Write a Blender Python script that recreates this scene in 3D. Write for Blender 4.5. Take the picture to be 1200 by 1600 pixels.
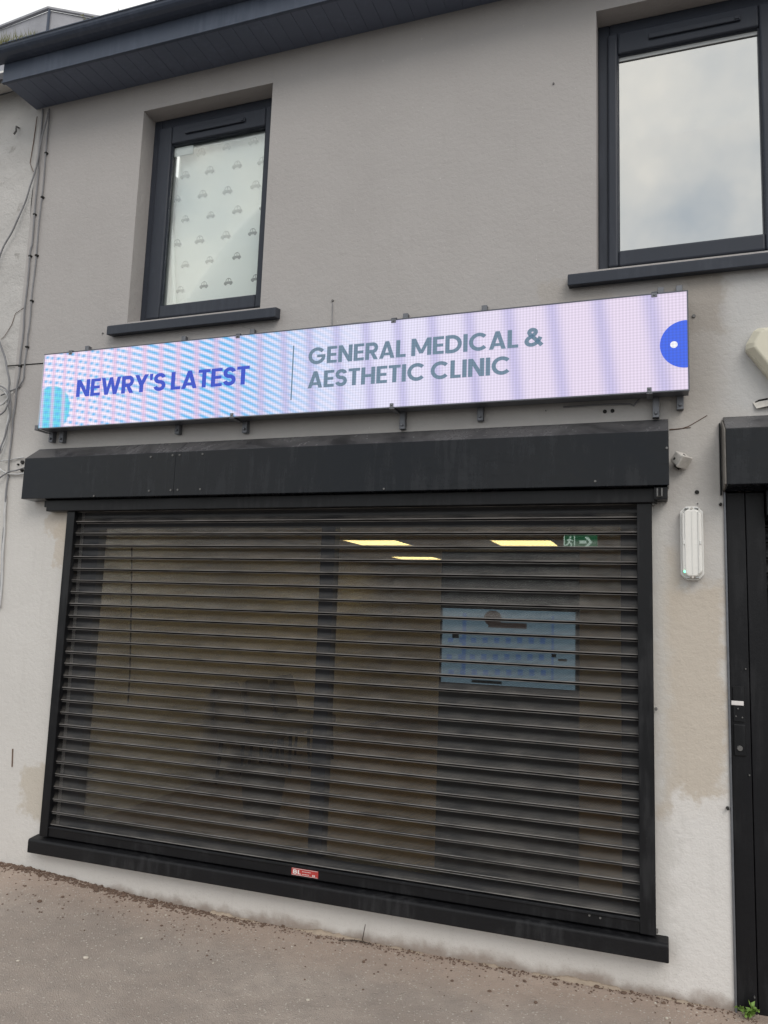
import bpy, math, random
from mathutils import Vector, Matrix, noise as mnoise
random.seed(7)
S = bpy.context.scene
for o in list(bpy.data.objects):
    bpy.data.objects.remove(o)
COL = S.collection
R = math.radians

# ------------------------------------------------------------------ camera
FPX, YAW, PITCH, ROLL = 1211.2, R(-19.826), R(7.373), R(1.975)
CAM = Vector((1.83, -4.0, 1.69))
fw = Vector((math.sin(YAW)*math.cos(PITCH), math.cos(YAW)*math.cos(PITCH), math.sin(PITCH)))
rt = fw.cross(Vector((0, 0, 1))).normalized()
up = rt.cross(fw)
r2 = rt*math.cos(ROLL) + up*math.sin(ROLL)
u2 = -rt*math.sin(ROLL) + up*math.cos(ROLL)
cd = bpy.data.cameras.new('camera')
cam = bpy.data.objects.new('camera', cd)
COL.objects.link(cam)
cam.matrix_world = Matrix(((r2.x, u2.x, -fw.x, CAM.x), (r2.y, u2.y, -fw.y, CAM.y), (r2.z, u2.z, -fw.z, CAM.z), (0, 0, 0, 1)))
cd.sensor_fit = 'VERTICAL'
cd.sensor_height = 36.0
cd.sensor_width = 27.0
cd.lens = FPX/1600*36.0
cd.clip_start = 0.05
cd.clip_end = 3000
S.camera = cam
S.render.resolution_x, S.render.resolution_y = 768, 1024

# ------------------------------------------------------------------ sky, sun, exposure
SUN_EL, SUN_AZ = R(42), R(144)          # azimuth measured from +Y towards +X
W = bpy.data.worlds.new('World')
S.world = W
W.use_nodes = True
wn = W.node_tree
wn.nodes.clear()
wo = wn.nodes.new('ShaderNodeOutputWorld')
bg = wn.nodes.new('ShaderNodeBackground')
bg.inputs['Strength'].default_value = 0.1
sk = wn.nodes.new('ShaderNodeTexSky')
sk.sky_type = 'NISHITA'
sk.sun_disc = False
sk.sun_elevation = SUN_EL
sk.sun_rotation = SUN_AZ
tc = wn.nodes.new('ShaderNodeTexCoord')
nz = wn.nodes.new('ShaderNodeTexNoise')
nz.inputs['Scale'].default_value = 4.2
nz.inputs['Detail'].default_value = 5
nz.inputs['Roughness'].default_value = 0.5
cr = wn.nodes.new('ShaderNodeValToRGB')
cr.color_ramp.elements[0].position = 0.40
cr.color_ramp.elements[0].color = (0.58, 0.635, 0.69, 1)
cr.color_ramp.elements[1].position = 0.60
cr.color_ramp.elements[1].color = (0.99, 0.965, 0.91, 1)
sc_ = wn.nodes.new('ShaderNodeVectorMath')
sc_.operation = 'SCALE'
sc_.inputs['Scale'].default_value = 9.0
mx = wn.nodes.new('ShaderNodeMix')
mx.data_type = 'RGBA'
mx.inputs['Factor'].default_value = 0.9
wn.links.new(tc.outputs['Generated'], nz.inputs['Vector'])
wn.links.new(nz.outputs['Fac'], cr.inputs['Fac'])
wn.links.new(cr.outputs['Color'], sc_.inputs[0])
wn.links.new(sk.outputs['Color'], mx.inputs[6])
wn.links.new(sc_.outputs[0], mx.inputs[7])
wn.links.new(mx.outputs[2], bg.inputs['Color'])
wn.links.new(bg.outputs[0], wo.inputs['Surface'])

sd = bpy.data.lights.new('sun', 'SUN')
sd.energy = 0.75
sd.angle = R(30)
sd.color = (1.0, 0.95, 0.88)
sun = bpy.data.objects.new('sun', sd)
COL.objects.link(sun)
sdir = Vector((math.sin(SUN_AZ)*math.cos(SUN_EL), math.cos(SUN_AZ)*math.cos(SUN_EL), math.sin(SUN_EL)))
sun.rotation_euler = sdir.to_track_quat('Z', 'Y').to_euler()
sun.location = sdir*20

vs = S.view_settings
vs.view_transform = 'Standard'
vs.look = 'None'
vs.exposure = 0.65
vs.gamma = 1.0
vs.use_curve_mapping = False
S.render.engine = 'CYCLES'
S.cycles.max_bounces = 8
S.cycles.transparent_max_bounces = 16

# ------------------------------------------------------------------ helpers
def ray(x, y):
    return (x-600)/FPX*r2 - (y-800)/FPX*u2 + fw
def at(x, y, Y=0.0):                       # photo pixel -> point on the plane Y
    d = ray(x, y)
    return CAM + d*((Y-CAM.y)/d.y)
def atz(x, y, Z=0.0):                      # photo pixel -> point on the level Z
    d = ray(x, y)
    return CAM + d*((Z-CAM.z)/d.z)

ORG = {}
def tag(o, label=None, cat=None, group=None, kind=None):
    if label: o['label'] = label
    if cat: o['category'] = cat
    if group: o['group'] = group
    if kind: o['kind'] = kind
    return o
def empty(name, loc, label=None, cat=None, group=None):
    o = bpy.data.objects.new(name, None)
    o.empty_display_size = 0.1
    COL.objects.link(o)
    o.location = loc
    ORG[o] = Vector(loc)
    tag(o, label, cat, group)
    return o

class MB:
    def __init__(s):
        s.v = []; s.f = []
    def add(s, vs_, fs):
        n = len(s.v)
        s.v += [Vector(p) for p in vs_]
        s.f += [tuple(i+n for i in f) for f in fs]
        return s
    def box(s, x0, x1, y0, y1, z0, z1):
        return s.add([(x0,y0,z0),(x1,y0,z0),(x1,y1,z0),(x0,y1,z0),(x0,y0,z1),(x1,y0,z1),(x1,y1,z1),(x0,y1,z1)],
                     [(0,3,2,1),(4,5,6,7),(0,1,5,4),(1,2,6,5),(2,3,7,6),(3,0,4,7)])
    def prism_x(s, prof, x0, x1, caps=True):            # prof: list of (y,z)
        n = len(prof)
        a = [(x0, p[0], p[1]) for p in prof] + [(x1, p[0], p[1]) for p in prof]
        f = [(i, (i+1) % n, (i+1) % n+n, i+n) for i in range(n)]
        if caps: f += [tuple(range(n-1, -1, -1)), tuple(range(n, 2*n))]
        return s.add(a, f)
    def prism_y(s, prof, y0, y1, taper=0.0):            # prof: list of (x,z); y0 is the front
        n = len(prof)
        cx = sum(p[0] for p in prof)/n; cz = sum(p[1] for p in prof)/n
        k = 1-taper
        a = [(cx+(p[0]-cx)*k, y0, cz+(p[1]-cz)*k) for p in prof] + [(p[0], y1, p[1]) for p in prof]
        f = [(i, (i+1) % n, (i+1) % n+n, i+n) for i in range(n)]
        f += [tuple(range(n-1, -1, -1)), tuple(range(n, 2*n))]
        return s.add(a, f)
    def prism_z(s, prof, z0, z1):
        n = len(prof)
        a = [(p[0], p[1], z0) for p in prof] + [(p[0], p[1], z1) for p in prof]
        f = [(i, (i+1) % n, (i+1) % n+n, i+n) for i in range(n)]
        f += [tuple(range(n-1, -1, -1)), tuple(range(n, 2*n))]
        return s.add(a, f)
    def disc_y(s, x, z, r, y0, y1, n=10):
        return s.prism_y([(x+r*math.cos(6.2832*i/n), z+r*math.sin(6.2832*i/n)) for i in range(n)], y0, y1, 0.15)
    def tube(s, pts, r, n=6):
        pts = [Vector(p) for p in pts]
        rings = []
        prev = None
        for i, p in enumerate(pts):
            t = (pts[min(i+1, len(pts)-1)] - pts[max(i-1, 0)]).normalized()
            if prev is None:
                a = t.cross(Vector((0.3, 1, 0.1))).normalized()
            else:
                a = (prev - t*prev.dot(t)).normalized()
            prev = a
            b = t.cross(a)
            rr = r[i] if isinstance(r, (list, tuple)) else r
            rings.append([p + (a*math.cos(6.28318*k/n) + b*math.sin(6.28318*k/n))*rr for k in range(n)])
        base = len(s.v)
        for q in rings: s.v += q
        for i in range(len(rings)-1):
            for k in range(n):
                s.f.append((base+i*n+k, base+i*n+(k+1) % n, base+(i+1)*n+(k+1) % n, base+(i+1)*n+k))
        s.f.append(tuple(base+k for k in range(n-1, -1, -1)))
        s.f.append(tuple(base+(len(rings)-1)*n+k for k in range(n)))
        return s
    def build(s, name, m, parent=None, smooth=False, bevel=0.0, seg=2, org=None):
        o_ = ORG[parent] if parent is not None else (Vector(org) if org else Vector((0, 0, 0)))
        me = bpy.data.meshes.new(name)
        me.from_pydata([p-o_ for p in s.v], [], s.f)
        me.update()
        if m: me.materials.append(m)
        o = bpy.data.objects.new(name, me)
        COL.objects.link(o)
        if parent is not None: o.parent = parent
        else: o.location = o_
        ORG[o] = o_
        if smooth:
            for p in me.polygons: p.use_smooth = True
        if bevel:
            bm_ = o.modifiers.new('bevel', 'BEVEL')
            bm_.width = bevel; bm_.segments = seg; bm_.limit_method = 'ANGLE'; bm_.angle_limit = R(35)
        return o

def catmull(pts, n=8):
    pts = [Vector(p) for p in pts]
    out = []
    for i in range(len(pts)-1):
        p0 = pts[max(i-1, 0)]; p1 = pts[i]; p2 = pts[i+1]; p3 = pts[min(i+2, len(pts)-1)]
        for k in range(n):
            t = k/n
            out.append(0.5*((2*p1) + (p2-p0)*t + (2*p0-5*p1+4*p2-p3)*t*t + (3*p1-p0-3*p2+p3)*t*t*t))
    out.append(pts[-1])
    return out

# ------------------------------------------------------------------ material nodes
class NT:
    def __init__(s, name):
        s.m = bpy.data.materials.new(name)
        s.m.use_nodes = True
        s.t = s.m.node_tree
        s.t.nodes.clear()
        s.out = s.t.nodes.new('ShaderNodeOutputMaterial')
    def n(s, ty, **kw):
        x = s.t.nodes.new(ty)
        for k, v in kw.items(): setattr(x, k, v)
        return x
    def set(s, sock, v):
        if isinstance(v, bpy.types.NodeSocket): s.t.links.new(v, sock)
        elif isinstance(v, (tuple, list)):
            sock.default_value = tuple(v) + ((1.0,) if len(v) == 3 and len(sock.default_value) == 4 else ())
        else: sock.default_value = v
    def math(s, op, a, b=0.0, c=0.0, clamp=False):
        x = s.n('ShaderNodeMath', operation=op, use_clamp=clamp)
        s.set(x.inputs[0], a); s.set(x.inputs[1], b); s.set(x.inputs[2], c)
        return x.outputs[0]
    def pos(s): return s.n('ShaderNodeNewGeometry').outputs['Position']
    def obj(s): return s.n('ShaderNodeTexCoord').outputs['Object']
    def sep(s, v):
        x = s.n('ShaderNodeSeparateXYZ'); s.set(x.inputs[0], v); return x.outputs
    def scale(s, v, k):
        x = s.n('ShaderNodeVectorMath', operation='MULTIPLY'); s.set(x.inputs[0], v); x.inputs[1].default_value = k; return x.outputs[0]
    def noise(s, v, sc, det=4.0, rough=0.55, dist=0.0):
        x = s.n('ShaderNodeTexNoise'); s.set(x.inputs['Vector'], v)
        x.inputs['Scale'].default_value = sc; x.inputs['Detail'].default_value = det
        x.inputs['Roughness'].default_value = rough; x.inputs['Distortion'].default_value = dist
        return x.outputs['Fac']
    def voro(s, v, sc, feat='F1', out='Distance', rnd=1.0):
        x = s.n('ShaderNodeTexVoronoi', feature=feat); s.set(x.inputs['Vector'], v)
        x.inputs['Scale'].default_value = sc; x.inputs['Randomness'].default_value = rnd
        return x.outputs[out]
    def ss(s, v, a, b, lo=0.0, hi=1.0):
        x = s.n('ShaderNodeMapRange', interpolation_type='SMOOTHSTEP')
        s.set(x.inputs['Value'], v)
        x.inputs['From Min'].default_value = a; x.inputs['From Max'].default_value = b
        x.inputs['To Min'].default_value = lo; x.inputs['To Max'].default_value = hi
        return x.outputs[0]
    def mix(s, f, a, b, mode='MIX'):
        x = s.n('ShaderNodeMix', data_type='RGBA', blend_type=mode)
        s.set(x.inputs['Factor'], f); s.set(x.inputs[6], a); s.set(x.inputs[7], b)
        return x.outputs[2]
    def bump(s, h, dist, strength=1.0, nrm=None):
        x = s.n('ShaderNodeBump'); s.set(x.inputs['Height'], h)
        x.inputs['Distance'].default_value = dist; x.inputs['Strength'].default_value = strength
        if nrm is not None: s.set(x.inputs['Normal'], nrm)
        return x.outputs[0]
    def pr(s, col, rough=0.6, metal=0.0, nrm=None, spec=0.5, emit=None, estr=0.0):
        x = s.n('ShaderNodeBsdfPrincipled')
        s.set(x.inputs['Base Color'], col); s.set(x.inputs['Roughness'], rough)
        s.set(x.inputs['Metallic'], metal); s.set(x.inputs['Specular IOR Level'], spec)
        if nrm is not None: s.set(x.inputs['Normal'], nrm)
        if emit is not None:
            s.set(x.inputs['Emission Color'], emit); s.set(x.inputs['Emission Strength'], estr)
        return x.outputs[0]
    def fin(s, sh):
        s.t.links.new(sh, s.out.inputs['Surface']); return s.m
    def rectmask(s, P, x0, x1, z0, z1, nz_, amp, soft=0.012):
        d = s.math('MINIMUM', s.math('MINIMUM', s.math('SUBTRACT', P[0], x0), s.math('SUBTRACT', x1, P[0])),
                   s.math('MINIMUM', s.math('SUBTRACT', P[2], z0), s.math('SUBTRACT', z1, P[2])))
        d = s.math('ADD', d, s.math('MULTIPLY', s.math('SUBTRACT', nz_, 0.5), amp*2.4))
        return s.ss(d, -soft*2.2, soft*2.2)

def simple(name, col, rough=0.6, var=0.25, vs_=6.0, bump=0.0, bs=80.0, metal=0.0, spec=0.5, streak=1.0):
    t = NT(name); p = t.pos()
    ps = t.scale(p, (1, 1, streak)) if streak != 1 else p
    f = t.noise(ps, vs_, 5)
    c = t.mix(f, tuple(k*(1-var) for k in col), tuple(min(1, k*(1+var)) for k in col))
    r_ = t.math('ADD', t.math('MULTIPLY', t.noise(ps, vs_*2.3, 4), 0.24), rough-0.12)
    nr = t.bump(t.noise(p, bs, 4), bump) if bump else None
    return t.fin(t.pr(c, r_, metal, nr, spec))

def painted_black(name, col, rough=0.42, dust=0.5, bump=0.0006, bs=55, wrinkle=0.0, spec=0.28):
    t = NT(name); p = t.pos()
    P = t.sep(p)
    st = t.noise(t.scale(p, (9, 9, 1.2)), 3.0, 6, 0.62)
    bl = t.noise(p, 2.6, 6, 0.6, 0.6)
    d = t.math('MULTIPLY', t.ss(t.math('MULTIPLY', st, bl), 0.24, 0.40), dust)
    fleck = t.ss(t.voro(p, 75), 0.10, 0.05)
    fm = t.math('MULTIPLY', fleck, t.ss(t.noise(p, 14, 3), 0.62, 0.70))
    c = t.mix(d, col, tuple(k*1.6+0.022 for k in col))
    c = t.mix(t.math('MULTIPLY', fm, 0.5), c, (0.22, 0.21, 0.2))
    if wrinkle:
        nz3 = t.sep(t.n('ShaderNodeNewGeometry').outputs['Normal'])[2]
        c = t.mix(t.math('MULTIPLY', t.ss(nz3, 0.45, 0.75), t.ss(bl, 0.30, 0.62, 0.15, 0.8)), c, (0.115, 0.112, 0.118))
    h = t.noise(p, bs, 4)
    n1 = t.bump(h, bump)
    if wrinkle:
        w = t.math('MULTIPLY', t.noise(t.scale(p, (1.0, 2, 2.2)), 11.0, 5, 0.55, 0.5), t.ss(t.noise(p, 1.1, 2), 0.42, 0.62, 0.15, 1.0))
        n1 = t.bump(w, wrinkle, 1.0, n1)
    r_ = t.math('ADD', t.math('MULTIPLY', bl, 0.3), rough-0.12)
    r_ = t.math('ADD', r_, t.math('MULTIPLY', d, 0.25))
    return t.fin(t.pr(c, r_, 0, n1, spec))

def glow(name, col, st):
    t = NT(name)
    return t.fin(t.pr((0.02, 0.02, 0.02), 0.4, emit=col, estr=st))

def glass(name, tint, refl):
    t = NT(name)
    a = t.n('ShaderNodeBsdfTransparent'); t.set(a.inputs[0], tint)
    g = t.n('ShaderNodeBsdfGlossy'); t.set(g.inputs['Color'], (0.97, 0.965, 0.93)); g.inputs['Roughness'].default_value = 0.015
    p = t.pos()
    t.set(g.inputs['Normal'], t.bump(t.noise(p, 2.2, 2), 0.004, 0.25))
    lw = t.n('ShaderNodeLayerWeight'); lw.inputs['Blend'].default_value = 0.35
    f = t.math('ADD', t.math('MULTIPLY', lw.outputs['Fresnel'], 0.5), refl, clamp=True)
    m_ = t.n('ShaderNodeMixShader'); t.set(m_.inputs[0], f)
    t.t.links.new(a.outputs[0], m_.inputs[1]); t.t.links.new(g.outputs[0], m_.inputs[2])
    return t.fin(m_.outputs[0])

# painted render of the shop front: grey above, paler below, with repainted patches
def wall_material():
    t = NT('painted_render'); p = t.pos(); P = t.sep(p)
    n1 = t.noise(p, 7.0, 5, 0.6); n2 = t.noise(p, 1.6, 4, 0.55); n3 = t.noise(p, 26, 4, 0.6)
    nb = t.math('ADD', t.math('MULTIPLY', n1, 0.7), t.math('MULTIPLY', n3, 0.3))
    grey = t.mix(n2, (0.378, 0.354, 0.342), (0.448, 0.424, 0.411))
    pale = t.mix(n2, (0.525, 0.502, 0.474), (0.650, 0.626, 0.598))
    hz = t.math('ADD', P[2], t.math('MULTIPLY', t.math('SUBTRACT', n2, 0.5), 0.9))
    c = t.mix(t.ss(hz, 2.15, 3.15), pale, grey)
    tan = (0.505, 0.440, 0.365); taupe = (0.400, 0.365, 0.330); lg = (0.52, 0.51, 0.50)
    def patch(c, x0, x1, z0, z1, col, amp, k=1.0, soft=0.012):
        return t.mix(t.math('MULTIPLY', t.rectmask(P, x0, x1, z0, z1, nb, amp, soft), k), c, col)
    # right of the sign: paler repaint with a wandering edge, brown undercoat below the window sill
    c = patch(c, 2.10, 6.0, 2.72, 3.46, lg, 0.18, 0.9, 0.03)
    c = patch(c, 1.86, 2.12, 2.30, 3.44, taupe, 0.14, 0.75, 0.05)
    c = patch(c, 1.22, 1.60, 3.32, 3.46, taupe, 0.14, 0.6)
    c = patch(c, 1.95, 2.13, 3.12, 3.50, (0.36, 0.325, 0.29), 0.10, 0.8)
    # the pier between the shutter and the door
    c = patch(c, 1.78, 2.12, 1.85, 2.62, (0.50, 0.475, 0.45), 0.12, 0.8, 0.05)
    c = patch(c, 1.80, 2.10, 0.80, 1.86, tan, 0.16, 0.85, 0.02)
    c = patch(c, 1.84, 1.90, 1.70, 2.06, tan, 0.07, 0.7, 0.015)
    c = patch(c, 1.76, 1.85, 0.85, 2.2, (0.55, 0.53, 0.50), 0.10, 0.7, 0.02)
    c = patch(c, 1.87, 2.16, -0.2, 0.90, (0.665, 0.64, 0.615), 0.20, 0.9, 0.016)
    # stains on the left
    c = patch(c, -1.95, -1.76, 2.08, 2.40, tan, 0.16, 0.65, 0.008)
    c = patch(c, -1.88, -1.78, 1.92, 2.20, tan, 0.16, 0.65, 0.008)
    c = patch(c, -1.96, -1.76, 0.36, 0.66, (0.47, 0.42, 0.35), 0.14, 0.75, 0.012)
    # splash dirt along the foot, fine specks
    low = t.math('ADD', P[2], t.math('MULTIPLY', t.math('SUBTRACT', n1, 0.5), 0.14))
    c = t.mix(t.ss(low, 0.07, 0.0, 0, 0.75), c, (0.20, 0.145, 0.11))
    sp = t.math('MULTIPLY', t.ss(t.voro(p, 110), 0.16, 0.08), t.ss(low, 0.26, 0.03))
    c = t.mix(t.math('MULTIPLY', sp, 0.7), c, (0.16, 0.12, 0.10))
    # rain streaks and grime
    st = t.noise(t.scale(p, (14, 14, 0.9)), 1.6, 5, 0.6)
    c = t.mix(t.ss(st, 0.52, 0.80, 0, 0.10), c, (0.26, 0.24, 0.22))
    c = t.mix(t.ss(t.noise(p, 45, 3), 0.66, 0.75, 0, 0.35), c, (0.66, 0.64, 0.62))
    sp2 = t.math('MULTIPLY', t.ss(t.voro(p, 26), 0.055, 0.03), t.ss(n1, 0.52, 0.6))
    c = t.mix(t.math('MULTIPLY', sp2, 0.6), c, (0.13, 0.12, 0.11))
    h = t.math('ADD', t.math('MULTIPLY', t.noise(p, 120, 3, 0.55), 0.5), t.math('MULTIPLY', t.noise(p, 42, 4, 0.5), 0.9))
    nr = t.bump(h, 0.0036, 0.75)
    nr = t.bump(n1, 0.008, 0.6, nr)
    return t.fin(t.pr(c, 0.75, 0, nr, 0.3))

def rough_render(name):
    t = NT(name); p = t.pos(); P = t.sep(p)
    n1 = t.noise(p, 6.0, 7, 0.6, 0.15); n2 = t.noise(p, 1.4, 4)
    c = t.mix(n2, (0.44, 0.425, 0.41), (0.56, 0.54, 0.52))
    c = t.mix(t.ss(t.noise(p, 8, 6, 0.65, 0.2), 0.60, 0.70, 0, 0.6), c, (0.28, 0.26, 0.24))
    c = t.mix(t.ss(P[2], 3.4, 2.2, 0, 0.6), c, (0.62, 0.60, 0.57))
    nr = t.bump(n1, 0.022, 0.9)
    nr = t.bump(t.noise(p, 70, 4), 0.004, 0.8, nr)
    return t.fin(t.pr(c, 0.85, 0, nr, 0.2))

def tarmac():
    t = NT('worn_tarmac'); p = t.pos(); P = t.sep(p)
    n1 = t.noise(p, 1.3, 5, 0.6, 0.5); n2 = t.noise(p, 9, 5, 0.6)
    c = t.mix(t.ss(n1, 0.30, 0.70), (0.320, 0.268, 0.232), (0.425, 0.362, 0.315))
    c = t.mix(t.ss(n2, 0.35, 0.7, 0, 0.45), c, (0.265, 0.230, 0.205))
    edge = t.math('ADD', P[1], t.math('MULTIPLY', t.math('SUBTRACT', n1, 0.5), 0.55))
    c = t.mix(t.ss(edge, -0.50, -0.06, 0, 0.5), c, (0.400, 0.290, 0.225))
    v = t.n('ShaderNodeTexVoronoi'); t.set(v.inputs['Vector'], p); v.inputs['Scale'].default_value = 62
    chip = t.ss(v.outputs['Distance'], 0.34, 0.20)
    sel = t.ss(t.sep(v.outputs['Color'])[0], 0.56, 0.66)
    cm = t.math('MULTIPLY', chip, sel)
    cc = t.mix(t.sep(v.outputs['Color'])[1], (0.30, 0.26, 0.23), (0.56, 0.51, 0.45))
    c = t.mix(t.math('MULTIPLY', cm, 0.85), c, cc)
    v2 = t.voro(p, 170)
    c = t.mix(t.ss(v2, 0.5, 0.15, 0, 0.25), c, (0.19, 0.162, 0.145))
    h = t.math('ADD', t.math('MULTIPLY', cm, 0.6), t.math('SUBTRACT', 1.0, v2))
    nr = t.bump(h, 0.0035, 0.9)
    nr = t.bump(n2, 0.012, 0.6, nr)
    return t.fin(t.pr(c, 0.8, 0, nr, 0.3))

def slat_material():
    t = NT('perforated_slat'); o = t.obj(); O = t.sep(o); p = t.pos()
    pit = 0.0066
    v = t.math('DIVIDE', O[2], pit*0.866)
    row = t.math('FLOOR', v)
    odd = t.math('MULTIPLY', t.math('FLOORED_MODULO', row, 2.0), 0.5)
    u = t.math('ADD', t.math('DIVIDE', O[0], pit), odd)
    fx = t.math('SUBTRACT', t.math('FRACT', u), 0.5)
    fz = t.math('MULTIPLY', t.math('SUBTRACT', t.math('FRACT', v), 0.5), 0.866)
    d = t.math('SQRT', t.math('ADD', t.math('MULTIPLY', fx, fx), t.math('MULTIPLY', fz, fz)))
    hole = t.math('LESS_THAN', d, 0.320)
    band = t.math('MULTIPLY', t.math('GREATER_THAN', O[2], 0.0085), t.math('LESS_THAN', O[2], 0.0660))
    hole = t.math('MULTIPLY', hole, band)
    bl = t.noise(p, 3.0, 5, 0.6, 0.5); st = t.noise(t.scale(p, (2.2, 2.2, 30)), 3.0, 5, 0.6)
    dirt = t.math('MULTIPLY', t.ss(O[2], 0.052, 0.008), t.ss(t.math('ADD', t.math('MULTIPLY', bl, 0.6), t.math('MULTIPLY', st, 0.4)), 0.32, 0.68))
    c = t.mix(t.math('MULTIPLY', dirt, 0.75), (0.008, 0.008, 0.009), (0.135, 0.122, 0.108))
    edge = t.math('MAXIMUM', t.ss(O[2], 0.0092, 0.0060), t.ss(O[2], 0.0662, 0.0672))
    c = t.mix(t.math('MULTIPLY', edge, t.ss(st, 0.25, 0.6, 0.35, 0.9)), c, (0.25, 0.238, 0.228))  # pale lip and bead lines: glossy highlights painted into the colour
    r_ = t.math('ADD', 0.24, t.math('MULTIPLY', bl, 0.30))
    sh = t.pr(c, r_, 0, t.bump(t.noise(p, 60, 3), 0.0003), 0.4)
    tr = t.n('ShaderNodeBsdfTransparent')
    m_ = t.n('ShaderNodeMixShader'); t.set(m_.inputs[0], hole)
    t.t.links.new(sh, m_.inputs[1]); t.t.links.new(tr.outputs[0], m_.inputs[2])
    return t.fin(m_.outputs[0])

SX0, SX1, SZ0, SZ1, SY = -1.966, 1.960, 2.797, 3.288, -0.130
def led_nodes(t, base_tint=None):
    p = t.pos(); P = t.sep(p)
    x, z = P[0], P[2]
    if base_tint is None:
        c = t.mix(t.ss(x, -1.7, -0.2), (0.98, 0.84, 0.97), (0.74, 0.74, 0.93))
        c = t.mix(t.ss(x, -0.1, 1.7), c, (0.76, 0.655, 0.82))
        # cyan disc in the lower left corner
        dx_ = t.math('ADD', x, 1.885); dz_ = t.math('SUBTRACT', z, 2.915)
        cy = t.ss(t.math('ADD', t.math('MULTIPLY', dx_, dx_), t.math('MULTIPLY', dz_, dz_)), 0.0275, 0.0225)
        c = t.mix(t.math('MULTIPLY', cy, 0.92), c, (0.05, 0.66, 0.80))
        # curved diagonal moire of the panel, strongest on the left
        q = t.math('ADD', x, 0.55)
        ph = t.math('ADD', t.math('MULTIPLY', z, 155.0), t.math('ADD', t.math('MULTIPLY', x, 70.0), t.math('MULTIPLY', t.math('MULTIPLY', q, q), 17.0)))
        s1 = t.math('ADD', t.math('MULTIPLY', t.math('SINE', ph), 0.5), 0.5)
        ph2 = t.math('SUBTRACT', t.math('MULTIPLY', x, 125.0), t.math('MULTIPLY', z, 75.0))
        s2 = t.math('ADD', t.math('MULTIPLY', t.math('SINE', ph2), 0.5), 0.5)
        s2m = t.math('ADD', t.math('MULTIPLY', t.math('SUBTRACT', s2, 1.0), t.ss(x, -1.0, -1.6, 0, 0.60)), 1.0)
        st = t.math('MULTIPLY', s1, s2m)
        amp = t.math('MULTIPLY', t.ss(x, 0.40, -0.65, 0.0, 1.0), t.math('ADD', 0.72, t.math('MULTIPLY', t.noise(p, 2.0, 2), 0.5)))
        c = t.mix(t.math('MULTIPLY', st, amp, clamp=True), c, (0.09, 0.46, 0.86))
        # soft upright bands that widen to the right
        lg = t.math('DIVIDE', t.math('LOGARITHM', t.math('ADD', t.math('MULTIPLY', x, 0.0446), 0.1697), math.e), 0.0446)
        lg = t.math('ADD', lg, t.math('MULTIPLY', t.math('SUBTRACT', z, 3.04), 0.55))
        b = t.math('POWER', t.math('ADD', t.math('MULTIPLY', t.math('COSINE', t.math('MULTIPLY', lg, 6.2832)), 0.5), 0.5), 3.5)
        bc = t.mix(t.ss(x, -1.0, 0.0), (0.80, 0.50, 0.72), (0.46, 0.43, 0.72))
        c = t.mix(t.math('MULTIPLY', b, 0.70), c, bc)
    else:
        c = base_tint
    # diode grid
    g = 2*math.pi/0.0165
    w1 = t.math('SINE', t.math('MULTIPLY', x, g)); w2 = t.math('SINE', t.math('MULTIPLY', z, g*1.1))
    gm = t.math('ADD', 0.92, t.math('MULTIPLY', t.math('ADD', w1, w2), 0.075))
    # module joints
    jx = t.math('ABSOLUTE', t.math('SUBTRACT', t.math('FRACT', t.math('DIVIDE', t.math('SUBTRACT', x, SX0), 0.32)), 0.5))
    gm = t.math('MULTIPLY', gm, t.ss(jx, 0.497, 0.491, 0.90, 1.0))
    return c, gm
def led_material(name, st, tint=None):
    t = NT(name)
    c, gm = led_nodes(t, tint)
    return t.fin(t.pr((0.03, 0.03, 0.03), 0.5, emit=c, estr=t.math('MULTIPLY', gm, st)))

M = {}
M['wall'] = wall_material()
M['rough'] = rough_render('rough_render')
M['tarmac'] = tarmac()
M['road'] = simple('road_asphalt', (0.06, 0.058, 0.056), 0.85, 0.3, 3, 0.004, 90)
M['kerb'] = simple('kerb_stone', (0.30, 0.29, 0.27), 0.8, 0.2, 9, 0.002, 70)
M['anth'] = painted_black('anthracite_upvc', (0.032, 0.037, 0.050), 0.36, 0.25, 0.0002, 30)
M['gutter'] = painted_black('gutter_plastic', (0.066, 0.080, 0.112), 0.34, 0.3, 0.0003, 30)
M['soffit'] = painted_black('soffit_board', (0.115, 0.135, 0.185), 0.42, 0.2, 0.0003, 40)
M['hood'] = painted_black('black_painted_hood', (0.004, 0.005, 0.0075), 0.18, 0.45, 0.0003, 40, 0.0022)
M['black'] = painted_black('black_painted_steel', (0.006, 0.0062, 0.0075), 0.40, 0.5, 0.0005, 60)
M['sillblack'] = painted_black('black_painted_sill', (0.0065, 0.0065, 0.0078), 0.48, 0.5, 0.0015, 45)
M['door'] = painted_black('black_painted_timber', (0.005, 0.005, 0.0065), 0.45, 0.35, 0.0008, 40)
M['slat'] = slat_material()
M['casing'] = simple('sign_casing', (0.10, 0.105, 0.12), 0.4, 0.15, 5, metal=0.4)
M['alu'] = simple('sign_edge_trim', (0.45, 0.46, 0.48), 0.4, 0.12, 5, metal=0.6)
M['galv'] = simple('bracket_steel', (0.16, 0.165, 0.18), 0.45, 0.3, 30, metal=0.5)
M['led'] = led_material('led_screen', 0.66)
M['led_blue'] = led_material('led_blue_letters', 0.60, (0.012, 0.060, 0.60))
M['led_slate'] = led_material('led_slate_letters', 0.60, (0.135, 0.225, 0.32))
M['led_disc'] = led_material('led_blue_disc', 0.62, (0.016, 0.105, 0.82))
M['led_white'] = led_material('led_white_dot', 0.62, (0.92, 0.92, 0.98))
M['glass'] = glass('window_glass', (0.95, 0.97, 0.965), 0.01)
M['mirror'] = glass('reflective_window_film', (0.20, 0.21, 0.21), 0.50)
M['shopglass'] = glass('shop_glass', (0.92, 0.95, 0.94), 0.02)
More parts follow.
